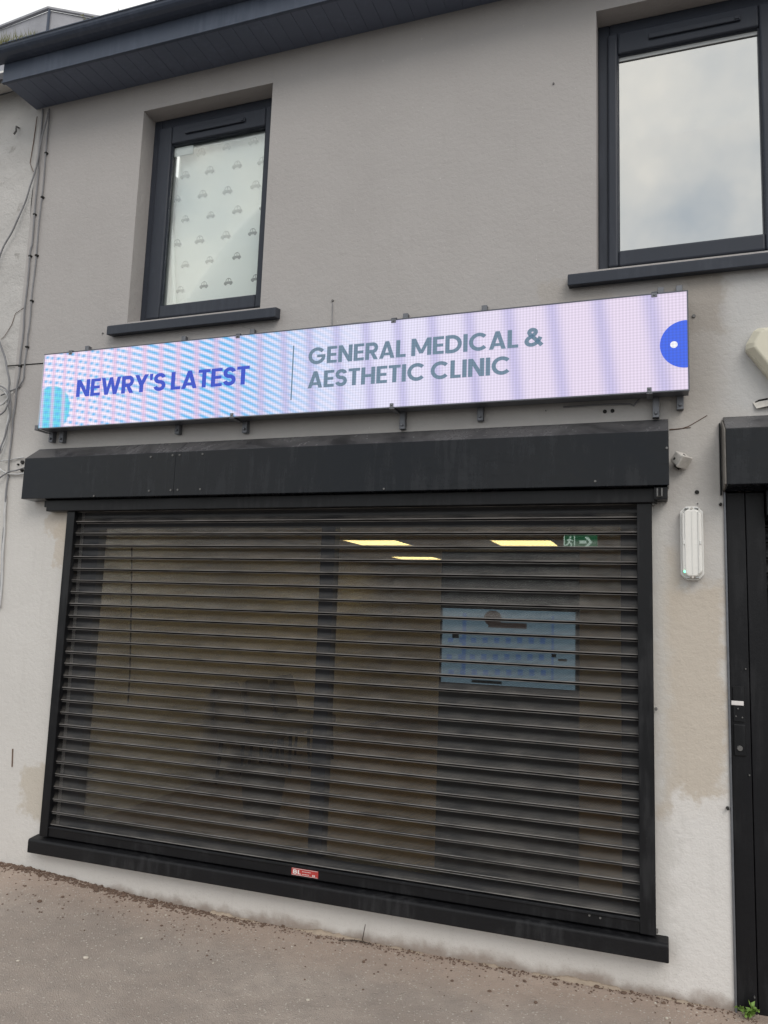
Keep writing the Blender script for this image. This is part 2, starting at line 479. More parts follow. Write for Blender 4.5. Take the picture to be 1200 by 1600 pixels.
M['white'] = simple('white_plastic', (0.72, 0.71, 0.68), 0.4, 0.06, 12)
M['lens'] = simple('lamp_diffuser', (0.78, 0.76, 0.72), 0.3, 0.04, 18)
M['cream'] = simple('cream_plastic', (0.66, 0.62, 0.50), 0.45, 0.05, 8)
M['dirtywhite'] = simple('dirty_white_plastic', (0.55, 0.52, 0.48), 0.6, 0.3, 40)
M['blind'] = simple('white_blind_fabric', (0.80, 0.83, 0.82), 0.8, 0.03, 3)
M['print'] = simple('grey_print', (0.15, 0.17, 0.18), 0.8, 0.1, 20)
M['greybar'] = simple('grey_spacer', (0.42, 0.43, 0.43), 0.5, 0.08, 8)
M['cable'] = simple('grey_cable', (0.20, 0.20, 0.21), 0.6, 0.3, 14)
M['cablew'] = simple('pale_cable', (0.50, 0.50, 0.50), 0.55, 0.2, 14)
M['dark'] = simple('dark_hole', (0.02, 0.019, 0.018), 0.9, 0.2)
M['screw'] = simple('dull_screw', (0.16, 0.155, 0.15), 0.5, 0.3, 90, metal=0.5)
M['red'] = simple('red_label', (0.42, 0.045, 0.040), 0.45, 0.12, 60)
M['labelwhite'] = simple('label_white', (0.72, 0.68, 0.66), 0.5, 0.08, 60)
M['slate'] = simple('roof_slate', (0.10, 0.10, 0.11), 0.7, 0.3, 9, 0.004, 30)
M['lead'] = simple('grey_sheet_cladding', (0.34, 0.34, 0.37), 0.6, 0.3, 4, 0.006, 12, streak=0.4)
M['inwall'] = simple('beige_interior_paint', (0.64, 0.60, 0.56), 0.8, 0.05, 2)
M['inceil'] = simple('ceiling_tile', (0.66, 0.60, 0.52), 0.85, 0.05, 3)
M['infloor'] = simple('wood_floor', (0.20, 0.14, 0.09), 0.5, 0.2, 5)
M['indark'] = simple('dark_display_panel', (0.018, 0.019, 0.024), 0.5, 0.2, 5)
M['seat'] = simple('dark_upholstery', (0.060, 0.054, 0.050), 0.7, 0.2, 9)
M['tile_light'] = glow('ceiling_light_panel', (1.0, 0.72, 0.28), 3.3)
M['exit'] = glow('exit_sign_green', (0.02, 0.20, 0.08), 0.45)
M['exitw'] = glow('exit_sign_white', (0.75, 0.95, 0.82), 0.6)
M['tv'] = glow('tv_picture', (0.30, 0.44, 0.56), 0.36)
M['tv2'] = glow('tv_picture_deep_blue', (0.15, 0.28, 0.60), 0.36)
M['tvbrown'] = glow('tv_picture_brown', (0.11, 0.07, 0.06), 0.3)
M['green_led'] = glow('green_indicator', (0.12, 1.0, 0.40), 2.5)
M['leaf'] = simple('weed_leaf', (0.16, 0.27, 0.05), 0.6, 0.35, 60)
M['drymoss'] = simple('dry_moss', (0.17, 0.17, 0.08), 0.9, 0.4, 60)
M['pebble'] = simple('pale_pebble', (0.52, 0.47, 0.40), 0.7, 0.2, 90)
M['crumb'] = simple('earth_crumbs', (0.13, 0.085, 0.062), 0.95, 0.45, 60)
M['mortar'] = simple('mortar', (0.36, 0.29, 0.225), 0.9, 0.25, 25, 0.006, 50)
M['worn'] = simple('worn_hood_edge', (0.17, 0.155, 0.14), 0.8, 0.6, 14)
M['pitch'] = simple('black_interlock', (0.003, 0.003, 0.0035), 0.8, 0.1, spec=0.1)
M['chair'] = simple('taupe_upholstery', (0.17, 0.15, 0.135), 0.8, 0.15, 9)
M['twig'] = simple('dry_twig', (0.06, 0.045, 0.035), 0.9, 0.3, 30)

# ------------------------------------------------------------------ ground
def gz(x, y):                                   # height of the pavement
    t = max(0.0, min(1.0, (-0.55-x)/1.5)); t = t*t*(3-2*t)
    return 0.065*t*math.exp(y/0.7) + 0.012*y + 0.004*mnoise.noise(Vector((x*2.1, y*2.1, 0))) + 0.002*mnoise.noise(Vector((x*7, y*7, 3)))
mb = MB()
nx, ny = 220, 46
for j in range(ny+1):
    y = 0.10 - 2.4*(j/ny)**1.3
    for i in range(nx+1):
        x = -7+14.0*i/nx
        mb.v.append(Vector((x, y, gz(x, min(y, 0)))))
for j in range(ny):
    for i in range(nx):
        a = j*(nx+1)+i
        mb.f.append((a, a+nx+1, a+nx+2, a+1))
pav = mb.build('pavement', M['tarmac'], smooth=True)
pav['kind'] = 'structure'
k_ = empty('kerb', (0, -2.37, -0.12)); k_['kind'] = 'structure'
for i in range(16):
    x = -7.0+0.9*i
    MB().box(x+0.004, x+0.896, -2.44, -2.29, -0.16, -0.026).build('kerb_stone', M['kerb'], k_, bevel=0.012)
g = MB().add([(-400, -400, -0.14), (400, -400, -0.14), (400, 400, -0.14), (-400, 400, -0.14)], [(0, 1, 2, 3)]).build('road', M['road'])
g['kind'] = 'structure'

# ------------------------------------------------------------------ shop building
def holed_wall(mb, x0, x1, z0, z1, holes, y0, y1):
    xs = sorted({x0, x1} | {h[0] for h in holes} | {h[1] for h in holes})
    zs = sorted({z0, z1} | {h[2] for h in holes} | {h[3] for h in holes})
    inside = lambda x, z: any(h[0] < x < h[1] and h[2] < z < h[3] for h in holes)
    vid = {}
    def V(x, y, z):
        k = (round(x, 5), round(y, 5), round(z, 5))
        if k not in vid:
            vid[k] = len(mb.v); mb.v.append(Vector((x, y, z)))
        return vid[k]
    for i in range(len(xs)-1):
        for j in range(len(zs)-1):
            a, b, c, d = xs[i], xs[i+1], zs[j], zs[j+1]
            if inside((a+b)/2, (c+d)/2): continue
            mb.f.append((V(a, y0, c), V(b, y0, c), V(b, y0, d), V(a, y0, d)))
            mb.f.append((V(b, y1, c), V(a, y1, c), V(a, y1, d), V(b, y1, d)))
    for (a, b, c, d) in list(holes) + [(x1, x0, z0, z1)]:
        mb.f.append((V(a, y0, c), V(a, y1, c), V(a, y1, d), V(a, y0, d)))
        mb.f.append((V(b, y1, c), V(b, y0, c), V(b, y0, d), V(b, y1, d)))
    for (a, b, c, d) in holes:
        mb.f.append((V(a, y0, d), V(a, y1, d), V(b, y1, d), V(b, y0, d)))
        mb.f.append((V(b, y0, c), V(b, y1, c), V(a, y1, c), V(a, y0, c)))
    return mb

BX0, BX1 = -2.345, 6.2
bld = empty('shop_building', (0, 0.15, 0), 'grey rendered two storey shop building with dark windows and eaves', 'building')
LW = (-1.441, -0.462, 3.510, 5.003)
RW = (1.526, 2.505, 3.510, 5.003)
SW = (-1.715, 1.742, 0.262, 2.300)
DW = (2.112, 3.30, -0.30, 2.36)
FW = (4.35, 5.33, 3.510, 5.003)
mb = holed_wall(MB(), BX0, BX1, -0.3, 5.45, [LW, RW, SW, DW, FW], 0.0, 0.30)
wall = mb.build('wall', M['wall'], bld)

# soffit, fascia, gutter
n = 0
x = -2.39
while x < BX1:
    MB().box(x+0.0005, x+0.0985, -0.285, 0.002, 5.2050+0.0004*random.random(), 5.216).build('soffit_board', M['soffit'], bld, bevel=0.0012, seg=1)
    x += 0.099
MB().box(-2.39, BX1, -0.282, 0.30, 5.2165, 5.235).build('soffit_backing', M['soffit'], bld)
fas = MB().box(-2.395, BX1, -0.303, -0.286, 5.196, 5.352).build('fascia', M['gutter'], bld, bevel=0.002)
MB().box(-2.398, BX1, -0.3085, -0.3033, 5.1975, 5.207).build('trim_bead', M['gutter'], fas, bevel=0.0015)
prof = [(-0.3045, 5.338), (-0.335, 5.3385), (-0.362, 5.342), (-0.385, 5.350), (-0.400, 5.361), (-0.408, 5.373), (-0.412, 5.386), (-0.418, 5.388), (-0.418, 5.396)]
inner = [(-0.406, 5.396), (-0.402, 5.374), (-0.385, 5.356), (-0.36, 5.347), (-0.3105, 5.344), (-0.3105, 5.385), (-0.3045, 5.385)]
gut = MB().prism_x(prof+inner, -2.72, BX1).build('gutter', M['gutter'], bld, bevel=0.001, seg=1)
MB().prism_x([(y-0.004 if y < -0.31 else y-0.0005, z-0.003) for y, z in prof] + [(-0.410, 5.3985), (-0.3055, 5.3985)], 0.62, 0.74).build('gutter_union', M['gutter'], gut)
MB().add([(-2.36, -0.34, 5.43), (BX1, -0.34, 5.43), (BX1, 3.4, 7.6), (-2.36, 3.4, 7.6), (-2.36, -0.34, 5.40), (BX1, -0.34, 5.40), (BX1, 3.4, 7.5), (-2.36, 3.4, 7.5)],
         [(0, 1, 2, 3), (4, 7, 6, 5), (0, 4, 5, 1), (1, 5, 6, 2), (2, 6, 7, 3), (3, 7, 4, 0)]).build('roof', M['slate'], bld)
# side and rear walls, floors, so that the rooms are closed
MB().box(BX0, BX0+0.22, 0.3, 7.4, -0.1, 5.4).build('side_wall', M['rough'], bld)
MB().box(BX1-0.22, BX1, 0.3, 7.4, -0.1, 5.4).build('side_wall', M['rough'], bld)
MB().box(BX0, BX1, 7.4, 7.6, -0.1, 7.4).build('rear_wall', M['inwall'], bld)
MB().box(BX0+0.22, BX1-0.22, 0.3, 7.4, 2.423, 2.62).build('ceiling', M['inceil'], bld)
MB().box(BX0+0.22, BX1-0.22, 0.3, 7.4, 0.02, 0.12).build('interior_floor', M['infloor'], bld)
MB().box(2.02, 2.10, 0.3, 7.4, 0.12, 2.42).build('interior_wall', M['inwall'], bld)
MB().box(BX0+0.222, BX0+0.27, 0.302, 7.398, 0.122, 2.418).build('interior_wall', M['inwall'], bld)
MB().box(BX0+0.22, BX1-0.22, 1.5, 1.6, 2.63, 5.15).build('upstairs_partition', M['inwall'], bld)

# upstairs windows
def window(hole, mirror, left_w, right_w, label, glassmat):
    x0, x1, z0, z1 = hole
    w = empty('window', (x0, 0.15, z0))
    w.parent = bld
    w.location = Vector((x0, 0.15, z0)) - ORG[bld]
    w['label'] = label
    yf, yb = 0.125, 0.195
    gx0, gx1, gz0, gz1 = x0+left_w, x1-right_w, z0+0.140, z1-0.196
    fr = MB()
    f1 = 0.062
    fr.box(x0, x0+f1, yf, yb, z0, z1).box(x1-f1, x1, yf, yb, z0, z1)
    fr.box(x0+f1, x1-f1, yf, yb, z0, z0+f1).box(x0+f1, x1-f1, yf, yb, z1-0.075, z1)
    fr.build('frame', M['anth'], w, bevel=0.006)
    sa = MB()
    sy0, sy1 = yf-0.016, yb-0.006
    sx0, sx1, sz0, sz1 = x0+f1-0.012, x1-f1+0.012, z0+f1-0.008, z1-0.068
    sa.box(sx0, gx0+0.004, sy0, sy1, sz0, sz1).box(gx1-0.004, sx1, sy0, sy1, sz0, sz1)
    sa.box(gx0+0.004, gx1-0.004, sy0, sy1, sz0, gz0+0.004).box(gx0+0.004, gx1-0.004, sy0, sy1, gz1-0.004, sz1)
    sa.build('sash', M['anth'], w, bevel=0.012, seg=3)
    gk = MB()
    for a, b, c, d in ((gx0-0.002, gx0+0.010, gz0, gz1), (gx1-0.010, gx1+0.002, gz0, gz1)):
        gk.box(a, b, yf+0.003, yf+0.02, c, d)
    gk.box(gx0+0.010, gx1-0.010, yf+0.003, yf+0.02, gz0-0.002, gz0+0.008).box(gx0+0.010, gx1-0.010, yf+0.003, yf+0.02, gz1-0.008, gz1+0.002)
    gk.build('gasket', M['anth'], w)
    MB().box(gx0-0.005, gx1+0.005, yf+0.022, yf+0.028, gz0-0.005, gz1+0.005).build('pane', glassmat, w)
    vx = (x0+x1)/2
    v = MB().box(vx-0.22, vx+0.24, sy0-0.014, sy0+0.002, z1-0.152, z1-0.122).build('trickle_vent', M['anth'], w, bevel=0.004)
    MB().box(vx+0.21, vx+0.232, sy0-0.019, sy0-0.013, z1-0.146, z1-0.128).build('vent_slider', M['anth'], v, bevel=0.002)
    # sill
    return w, (gx0, gx1, gz0, gz1)
wL, gL = window(LW, False, 0.152, 0.100, 'upstairs window with a pale car-print blind behind the glass', M['glass'])
wR, gR = window(RW, True, 0.102, 0.158, 'upstairs window reflecting the cloudy sky', M['mirror'])
wF, gF = window(FW, True, 0.102, 0.158, 'upstairs window at the far end of the front', M['mirror'])
def sill(w, a, b):
    MB().prism_x([(0.125, 3.438), (-0.062, 3.414), (-0.062, 3.470), (-0.054, 3.478), (0.125, 3.5085)], a, b).build('sill', M['anth'], w, bevel=0.004)
sill(wL, -1.548, -0.322)
sill(wR, 1.384, 2.640)
sill(wF, 4.21, 5.47)
# grey spacer bars inside the panes
MB().box(gR[0], gR[1], 0.1385, 0.144, gR[3]-0.030, gR[3]-0.008).build('spacer_bar', M['greybar'], wR)
MB().box(gL[0], gL[1], 0.160, 0.166, gL[3]-0.030, gL[3]).build('spacer_bar', M['greybar'], wL)
MB().box(gL[0], gL[0]+0.018, 0.160, 0.166, gL[2], gL[3]-0.03).build('spacer_bar', M['greybar'], wL)
MB().box(gL[0]+0.005, gL[0]+0.155, 0.1505, 0.1525, gL[3]-0.075, gL[3]-0.012).build('window_sticker', M['blind'], wL)

# shop window behind the shutter
sw = empty('shop_window', (0, 0.1, SW[2])); sw.parent = bld; sw.location = Vector((0, 0.1, SW[2])) - ORG[bld]
sw['label'] = 'wide shop window in a dark frame behind the shutter'
MB().box(SW[0], -1.590, 0.075, 0.15, SW[2], SW[3]).build('frame_post', M['anth'], sw, bevel=0.004)
MB().box(1.636, SW[1], 0.075, 0.15, SW[2], SW[3]).build('frame_post', M['anth'], sw, bevel=0.004)
MB().box(-0.018, 0.068, 0.072, 0.15, SW[2]+0.09, 2.172).build('mullion', M['anth'], sw, bevel=0.004)
MB().box(-1.590, 1.636, 0.075, 0.15, 2.172, SW[3]).build('head_rail', M['anth'], sw, bevel=0.004)
MB().box(-1.590, 1.636, 0.075, 0.15, SW[2], SW[2]+0.09).build('bottom_rail', M['anth'], sw, bevel=0.004)
MB().box(-1.592, -0.017, 0.106, 0.114, SW[2]+0.088, 2.174).build('pane', M['shopglass'], sw)
MB().box(0.067, 1.638, 0.106, 0.114, SW[2]+0.088, 2.174).build('pane', M['shopglass'], sw)
# black sill below the shutter
MB().prism_x([(0.07, 0.170), (-0.076, 0.176), (-0.076, 0.249), (-0.068, 0.257), (0.07, 0.2755)], -1.806, 1.842).build('shop_sill', M['sillblack'], bld, bevel=0.006)

# cracks, groove and small marks on the render
def strip(pts, w, name, m, parent, Y=-0.0015):
    P_ = [at(a, b, Y) for a, b in pts]
    mb = MB().tube(P_, w, 4)
    return mb.build(name, m, parent)
strip([(70, 567.5), (28, 570.5), (10, 572)], 0.004, 'expansion_joint', M['dark'], bld)
strip([(1046, 672), (1062, 670.5), (1076, 666), (1090, 658), (1105, 649)], 0.0018, 'crack', M['crumb'], bld)
strip([(1046, 671), (1060, 670), (1079, 668)], 0.0022, 'crack', M['crumb'], bld)
strip([(37, 481), (24, 490), (18, 508), (8, 524), (2, 530)], 0.0022, 'crack', M['crumb'], bld)
strip([(58, 182), (52, 225), (47, 255), (52, 268)], 0.0032, 'crack', M['crumb'], bld)
strip([(20, 1170), (19, 1198)], 0.005, 'rust_mark', M['crumb'], bld)
for a, b, r_ in ((161, 521, 0.006), (520, 470, 0.008), (865, 131, 0.006), (1089, 769, 0.011), (1090, 787, 0.003), (945, 643, 0.011), (957, 642, 0.011), (1084, 494, 0.010), (853, 642, 0.004)):
    q = at(a, b, 0)
    MB().disc_y(q.x, q.z, r_, -0.007, 0.002, 8).build('wall_plug', M['screw'] if r_ != 0.011 else M['dark'], bld)
strip([(519.5, 474), (519, 508)], 0.0028, 'conduit_stub', M['cable'], bld, -0.006)
strip([(530, 509), (555, 505.5), (585, 504), (600, 504)], 0.007, 'cable_tail', M['cable'], bld, -0.02)
strip([(880, 636), (940, 632), (985, 631), (990, 634), (1000, 622)], 0.004, 'cable_tail', M['cable'], bld, -0.01)
# flaking paint under the alarm box
fl = at(1192, 632, 0)
MB().add([(fl.x-0.045, -0.002, fl.z+0.012), (fl.x+0.16, -0.004, fl.z+0.03), (fl.x+0.16, -0.022, fl.z-0.012), (fl.x+0.04, -0.026, fl.z-0.012), (fl.x-0.03, -0.016, fl.z-0.022)],
         [(0, 1, 2, 3, 4)]).build('paint_flake', M['dirtywhite'], bld)
strip([(1180, 629), (1186, 625.5), (1200, 623)], 0.004, 'crack', M['dark'], bld)

# mortar fillet along the wall foot
mb = MB()
nseg = 150
rr = random.Random(3)
for i in range(nseg+1):
    x = -0.55 + 2.62*i/nseg
    d = 0.020+0.016*mnoise.noise(Vector((x*6, 0, 0)))+0.010*mnoise.noise(Vector((x*25, 1, 0)))
    h = 0.004+0.026*mnoise.noise(Vector((x*3.1, 5, 0)))+0.012*mnoise.noise(Vector((x*14, 2, 0)))+0.008*mnoise.noise(Vector((x*40, 7, 0)))
    z = gz(x, 0)
    mb.v += [Vector((x, 0.004, z-0.03)), Vector((x, 0.004, z+h)), Vector((x, -d*0.45, z+h*0.65)), Vector((x, -d-0.006, z-0.004))]
for i in range(nseg):
    for k in range(3):
        a = i*4+k
        mb.f.append((a, a+4, a+5, a+1))
mb.build('mortar_fillet', M['mortar'], bld, smooth=True)

# ------------------------------------------------------------------ neighbouring building
nb = empty('neighbour_building', (-4.2, 0.15, 0), 'pale rough-rendered neighbouring building at the left edge', 'building')
mb = MB()
NX, NZ = 40, 110
for j in range(NZ+1):
    for i in range(NX+1):
        x = -6.8 + (BX0-0.003+6.8)*(i/NX)**0.55
        z = -0.3+5.7*j/NZ
        k = 1.0 if z > 3.3 else 0.35
        y = 0.014 - k*0.018*(0.5+mnoise.noise(Vector((x*3, z*3, 0)))) - k*0.008*mnoise.noise(Vector((x*9, z*9, 4)))
        mb.v.append(Vector((x, y, z)))
for j in range(NZ):
    for i in range(NX):
        a = j*(NX+1)+i
        mb.f.append((a, a+1, a+NX+2, a+NX+1))
mb.build('wall', M['rough'], nb, smooth=True)
MB().box(-6.8, BX0-0.003, 0.05, 5.0, -0.3, 5.40).build('wall_core', M['rough'], nb)
MB().box(-6.8, at(4, 119, -0.10).x, -0.10, 0.02, at(0, 126, -0.10).z, at(0, 111, -0.10).z).build('eaves_board', M['white'], nb, bevel=0.004)
MB().add([(-6.8, -0.16, 5.42), (-2.40, -0.16, 5.42), (-2.40, 3.2, 7.4), (-6.8, 3.2, 7.4), (-6.8, -0.16, 5.37), (-2.40, -0.16, 5.37), (-2.40, 3.2, 7.3), (-6.8, 3.2, 7.3)],
         [(0, 1, 2, 3), (4, 7, 6, 5), (0, 4, 5, 1), (1, 5, 6, 2), (2, 6, 7, 3), (3, 7, 4, 0)]).build('roof', M['slate'], nb)
# sheet-clad block on the neighbour's roof
c0 = at(78, 15, 0.9)
cl = atz(-60, 68, c0.z); cr_ = atz(158, 29.5, c0.z)
dm = empty('roof_block', (c0.x, 1.4, 5.9)); dm.parent = nb; dm.location = Vector((c0.x, 1.4, 5.9)) - ORG[nb]
dm['label'] = 'grey sheet-clad block on the roof above the gutter'
bk = Vector(((cl.x+cr_.x)/2, 2.6, c0.z))
poly = [c0, cr_, bk, cl]
mb = MB().add([Vector((p.x, p.y, 5.6)) for p in poly] + poly, [(3, 2, 1, 0), (4, 5, 6, 7), (0, 1, 5, 4), (1, 2, 6, 5), (2, 3, 7, 6), (3, 0, 4, 7)])
mb.build('cladding', M['lead'], dm, bevel=0.02)
MB().tube([Vector((c0.x, c0.y-0.008, 5.7)), Vector((c0.x+0.005, c0.y-0.010, c0.z-0.01))], 0.012, 5).build('seam', M['gutter'], dm)
MB().tube([cl+Vector((0, -0.01, 0)), c0+Vector((0, -0.012, 0.004)), cr_+Vector((0.01, -0.01, 0))], 0.018, 6).build('edge_roll', M['lead'], dm)

# ------------------------------------------------------------------ roller shutter
rs = empty('roller_shutter', (0, -0.03, 0.26), 'closed black perforated roller shutter with long hood over the shop window', 'roller shutter')
HY = -0.118
hp = [(-0.001, 2.335), (HY, 2.337), (HY, 2.603), (-0.001, 2.690)]
SEAM = at(273, 740, HY).x
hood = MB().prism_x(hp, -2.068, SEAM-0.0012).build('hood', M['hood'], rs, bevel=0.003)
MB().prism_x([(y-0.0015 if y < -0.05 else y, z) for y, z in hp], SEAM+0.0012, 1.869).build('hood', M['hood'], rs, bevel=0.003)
for (a, b) in ((236, 714), (270, 711.5), (281, 711), (317, 709.5), (233, 767), (267, 766), (278, 765.5), (313, 764.5), (147, 775), (1042, 700), (930, 752), (600, 764)):
    q = at(a, b, HY-0.001)
    MB().disc_y(q.x, q.z, 0.0065, HY-0.006, HY, 8).build('rivet', M['screw'], rs)
MB().box(-1.905, 1.815, -0.068, -0.002, 2.262, 2.334).build('head_box', M['black'], rs, bevel=0.004)
MB().box(1.800, 1.862, -0.100, -0.002, 2.272, 2.3345).build('end_bracket', M['black'], rs, bevel=0.004)
MB().tube([(1.815, -0.105, 2.325), (1.815, -0.112, 2.285), (1.835, -0.112, 2.285), (1.835, -0.105, 2.325)], 0.004, 6).build('bracket_hook', M['screw'], rs)
MB().box(-1.93, -1.90, -0.06, -0.002, 2.29, 2.334).build('end_bracket', M['black'], rs, bevel=0.003)
# guide rails
gl = MB().box(-1.749, -1.688, -0.050, 0.02, 0.2745, 2.2615).build('guide_rail', M['black'], rs, bevel=0.003)
gr = MB().box(1.719, 1.7885, -0.050, 0.02, 0.2745, 2.2615).build('guide_rail', M['black'], rs, bevel=0.003)
for a, b, g_ in ((1025, 1108, gr), (1026, 1455, gr), (1021, 788, gr), (103, 797, gl)):
    q = at(a, b, -0.03)
    MB().disc_y(q.x, q.z, 0.008, -0.045, -0.015, 7).build('bolt', M['screw'], g_)
# slats: hollow face towards the street, lip along the foot, bead along the head
PITCH_S, ZB = 0.0742, 0.337
def slat_mesh():
    prof = []
    prof += [(0.004, 0.0030), (-0.0105, 0.0030), (-0.0135, 0.0042), (-0.0140, 0.0065), (-0.0125, 0.0090)]
    for k in range(13):
        s = k/12
        z = 0.0105+s*0.0535
        y = -0.0112 + 0.0175*math.sin(math.pi*(0.10+0.72*s)) - 0.0175*math.sin(math.pi*0.10)
        prof.append((y, z))
    prof += [(-0.0030, 0.0660), (-0.0085, 0.0672), (-0.0098, 0.0684), (-0.0085, 0.0696), (0.004, 0.0700)]
    x0, x1 = -1.695, 1.725
    mb = MB(); n = len(prof)
    NXs = 6
    for i in range(NXs+1):
        xx = x0+(x1-x0)*i/NXs
        mb.v += [Vector((xx, y, z)) for y, z in prof]
    for i in range(NXs):
        for k in range(n-1):
            a = i*n+k
            mb.f.append((a, a+n, a+n+1, a+1))
    return mb
SLY = -0.014
s0 = None
for k in range(26):
    z = ZB + k*PITCH_S
    if s0 is None:
        mb = slat_mesh()
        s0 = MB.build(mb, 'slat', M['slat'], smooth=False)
        for p in s0.data.polygons: p.use_smooth = True
        s0.data.set_sharp_from_angle(angle=R(40))
        s0.parent = rs
        o = s0
    else:
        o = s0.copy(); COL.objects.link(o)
    o.location = Vector((0.0015*math.sin(k*2.3), SLY+0.0012*math.sin(k*1.7), z)) - ORG[rs]
    o.rotation_euler = (R(1.5*math.sin(k*3.1)), R(0.02*math.sin(k*5.3)), 0)
# interlock strip behind the seams
mb = MB()
for k in range(26):
    z = ZB + k*PITCH_S
    mb.box(-1.694, 1.724, SLY+0.005, SLY+0.009, z-0.006, z+0.006)
mb.build('interlock', M['pitch'], rs)
br = MB().box(-1.690, 1.7205, -0.040, 0.012, 0.2735, 0.3345).build('bottom_bar', M['black'], rs, bevel=0.004)
MB().box(-1.690, 1.7205, -0.045, -0.0402, 0.322, 0.330).build('bar_lip', M['black'], br, bevel=0.002)
for a, b in ((921, 1430), (938, 1434)):
    q = at(a, b, -0.04)
    MB().disc_y(q.x, q.z, 0.0055, -0.046, -0.039, 8).build('bolt', M['screw'], br)
# red maker's label on the bottom bar
qa = at(455.5, 1354, -0.043); qb = at(497, 1369, -0.043)
lx0, lx1, lz0, lz1 = qa.x, qb.x, 0.2835, 0.3205
lab = MB().box(lx0, lx1, -0.0425, -0.0402, lz0, lz1).build('maker_label', M['red'], rs, bevel=0.001)
lab['label'] = 'small red label with white BL lettering'
MB().box(lx0+0.003, lx1-0.003, -0.0431, -0.0426, lz1-0.0035, lz1-0.002).box(lx0+0.003, lx1-0.003, -0.0431, -0.0426, lz0+0.002, lz0+0.0035).build('label_border', M['labelwhite'], lab)

# ------------------------------------------------------------------ stroke lettering
SWD = 0.222
def arc(cx, cy, rx, ry, a0, a1, n=22):
    return [(cx+rx*math.cos(R(a0+(a1-a0)*i/n)), cy+ry*math.sin(R(a0+(a1-a0)*i/n))) for i in range(n+1)]
h_ = SWD/2
def q4(*p): return ('P', list(p))
def rb(pts): return ('R', pts)
def bar(x0, x1, y0, y1): return q4((x0, y0), (x1, y0), (x1, y1), (x0, y1))
w_ = SWD
G = {
 'N': (0.80, [bar(0, w_, 0, 1), bar(0.80-w_, 0.80, 0, 1), q4((0, 1), (0.235, 1), (0.80, 0), (0.565, 0))]),
 'E': (0.58, [bar(0, w_, 0, 1), bar(w_, 0.58, 0, 0.175), bar(w_, 0.545, 0.415, 0.585), bar(w_, 0.58, 0.825, 1)]),
 'W': (1.14, [q4((0, 1), (0.215, 1), (0.425, 0), (0.215, 0)), q4((0.235, 0), (0.425, 0), (0.665, 1), (0.475, 1)),
              q4((0.475, 1), (0.665, 1), (0.905, 0), (0.715, 0)), q4((0.715, 0), (0.925, 0), (1.14, 1), (0.925, 1))]),
 'R': (0.70, [bar(0, w_, 0, 1), rb([(0.1, 1-h_+0.01), (0.40, 1-h_+0.01)] + arc(0.40, 0.685, 0.20, 0.22, 90, -90, 16)[1:] + [(0.1, 0.465)]),
              q4((0.25, 0.45), (0.47, 0.45), (0.71, 0), (0.475, 0))]),
 'Y': (0.78, [bar(0.39-h_, 0.39+h_, 0, 0.43), q4((0, 1), (0.23, 1), (0.39+h_, 0.43), (0.39-h_, 0.40)), q4((0.78, 1), (0.55, 1), (0.39-h_, 0.43), (0.39+h_, 0.40))]),
 "'": (0.20, [q4((0, 1), (0.2, 1), (0.165, 0.64), (0.035, 0.64))]),
 'S': (0.66, [rb(arc(0.33, 0.708, 0.225, 0.200, 12, 262, 20) + arc(0.33, 0.302, 0.230, 0.206, 82, -168, 20))]),
 'L': (0.53, [bar(0, w_, 0, 1), bar(w_, 0.53, 0, 0.175)]),
 'A': (0.84, [q4((0, 0), (0.22, 0), (0.525, 1), (0.315, 1)), q4((0.62, 0), (0.84, 0), (0.525, 1), (0.315, 1)), bar(0.20, 0.64, 0.17, 0.335)]),
 'T': (0.64, [bar(0, 0.64, 0.825, 1), bar(0.32-h_, 0.32+h_, 0, 0.825)]),
 'G': (1.00, [rb(arc(0.5, 0.5, 0.40, 0.405, 38, 338, 34)), bar(0.50, 0.985, 0.40, 0.56), q4((0.80, 0.22), (0.95, 0.30), (0.985, 0.42), (0.79, 0.42))]),
 'M': (1.06, [bar(0, w_, 0, 1), bar(1.06-w_, 1.06, 0, 1), q4((0, 1), (0.235, 1), (0.63, 0.12), (0.43, 0.12)), q4((1.06, 1), (0.825, 1), (0.43, 0.12), (0.63, 0.12))]),
 'D': (0.85, [bar(0, w_, 0, 1), rb([(0.1, 0.912), (0.34, 0.912)] + arc(0.34, 0.5, 0.405, 0.412, 90, -90, 24)[1:] + [(0.1, 0.088)])]),
 'I': (w_, [bar(0, w_, 0, 1)]),
 'C': (0.93, [rb(arc(0.5, 0.5, 0.40, 0.405, 42, 318, 32))]),
 'H': (0.76, [bar(0, w_, 0, 1), bar(0.76-w_, 0.76, 0, 1), bar(w_, 0.76-w_, 0.41, 0.585)]),
 'B': (0.68, [bar(0, w_, 0, 1), rb([(0.1, 0.905), (0.36, 0.905)] + arc(0.36, 0.70, 0.18, 0.205, 90, -90, 14)[1:] + [(0.1, 0.495)]),
              rb([(0.1, 0.50), (0.38, 0.50)] + arc(0.38, 0.295, 0.20, 0.205, 90, -90, 14)[1:] + [(0.1, 0.09)])]),
 '&': (0.88, [rb([(p.x, p.y) for p in catmull([(0.84, 0.03, 0), (0.55, 0.36, 0), (0.30, 0.62, 0), (0.235, 0.76, 0), (0.30, 0.88, 0), (0.42, 0.905, 0), (0.53, 0.84, 0), (0.53, 0.71, 0), (0.40, 0.585, 0), (0.18, 0.43, 0), (0.105, 0.27, 0), (0.18, 0.13, 0), (0.35, 0.085, 0), (0.54, 0.15, 0), (0.68, 0.31, 0), (0.77, 0.49, 0)], 5)])]),
}
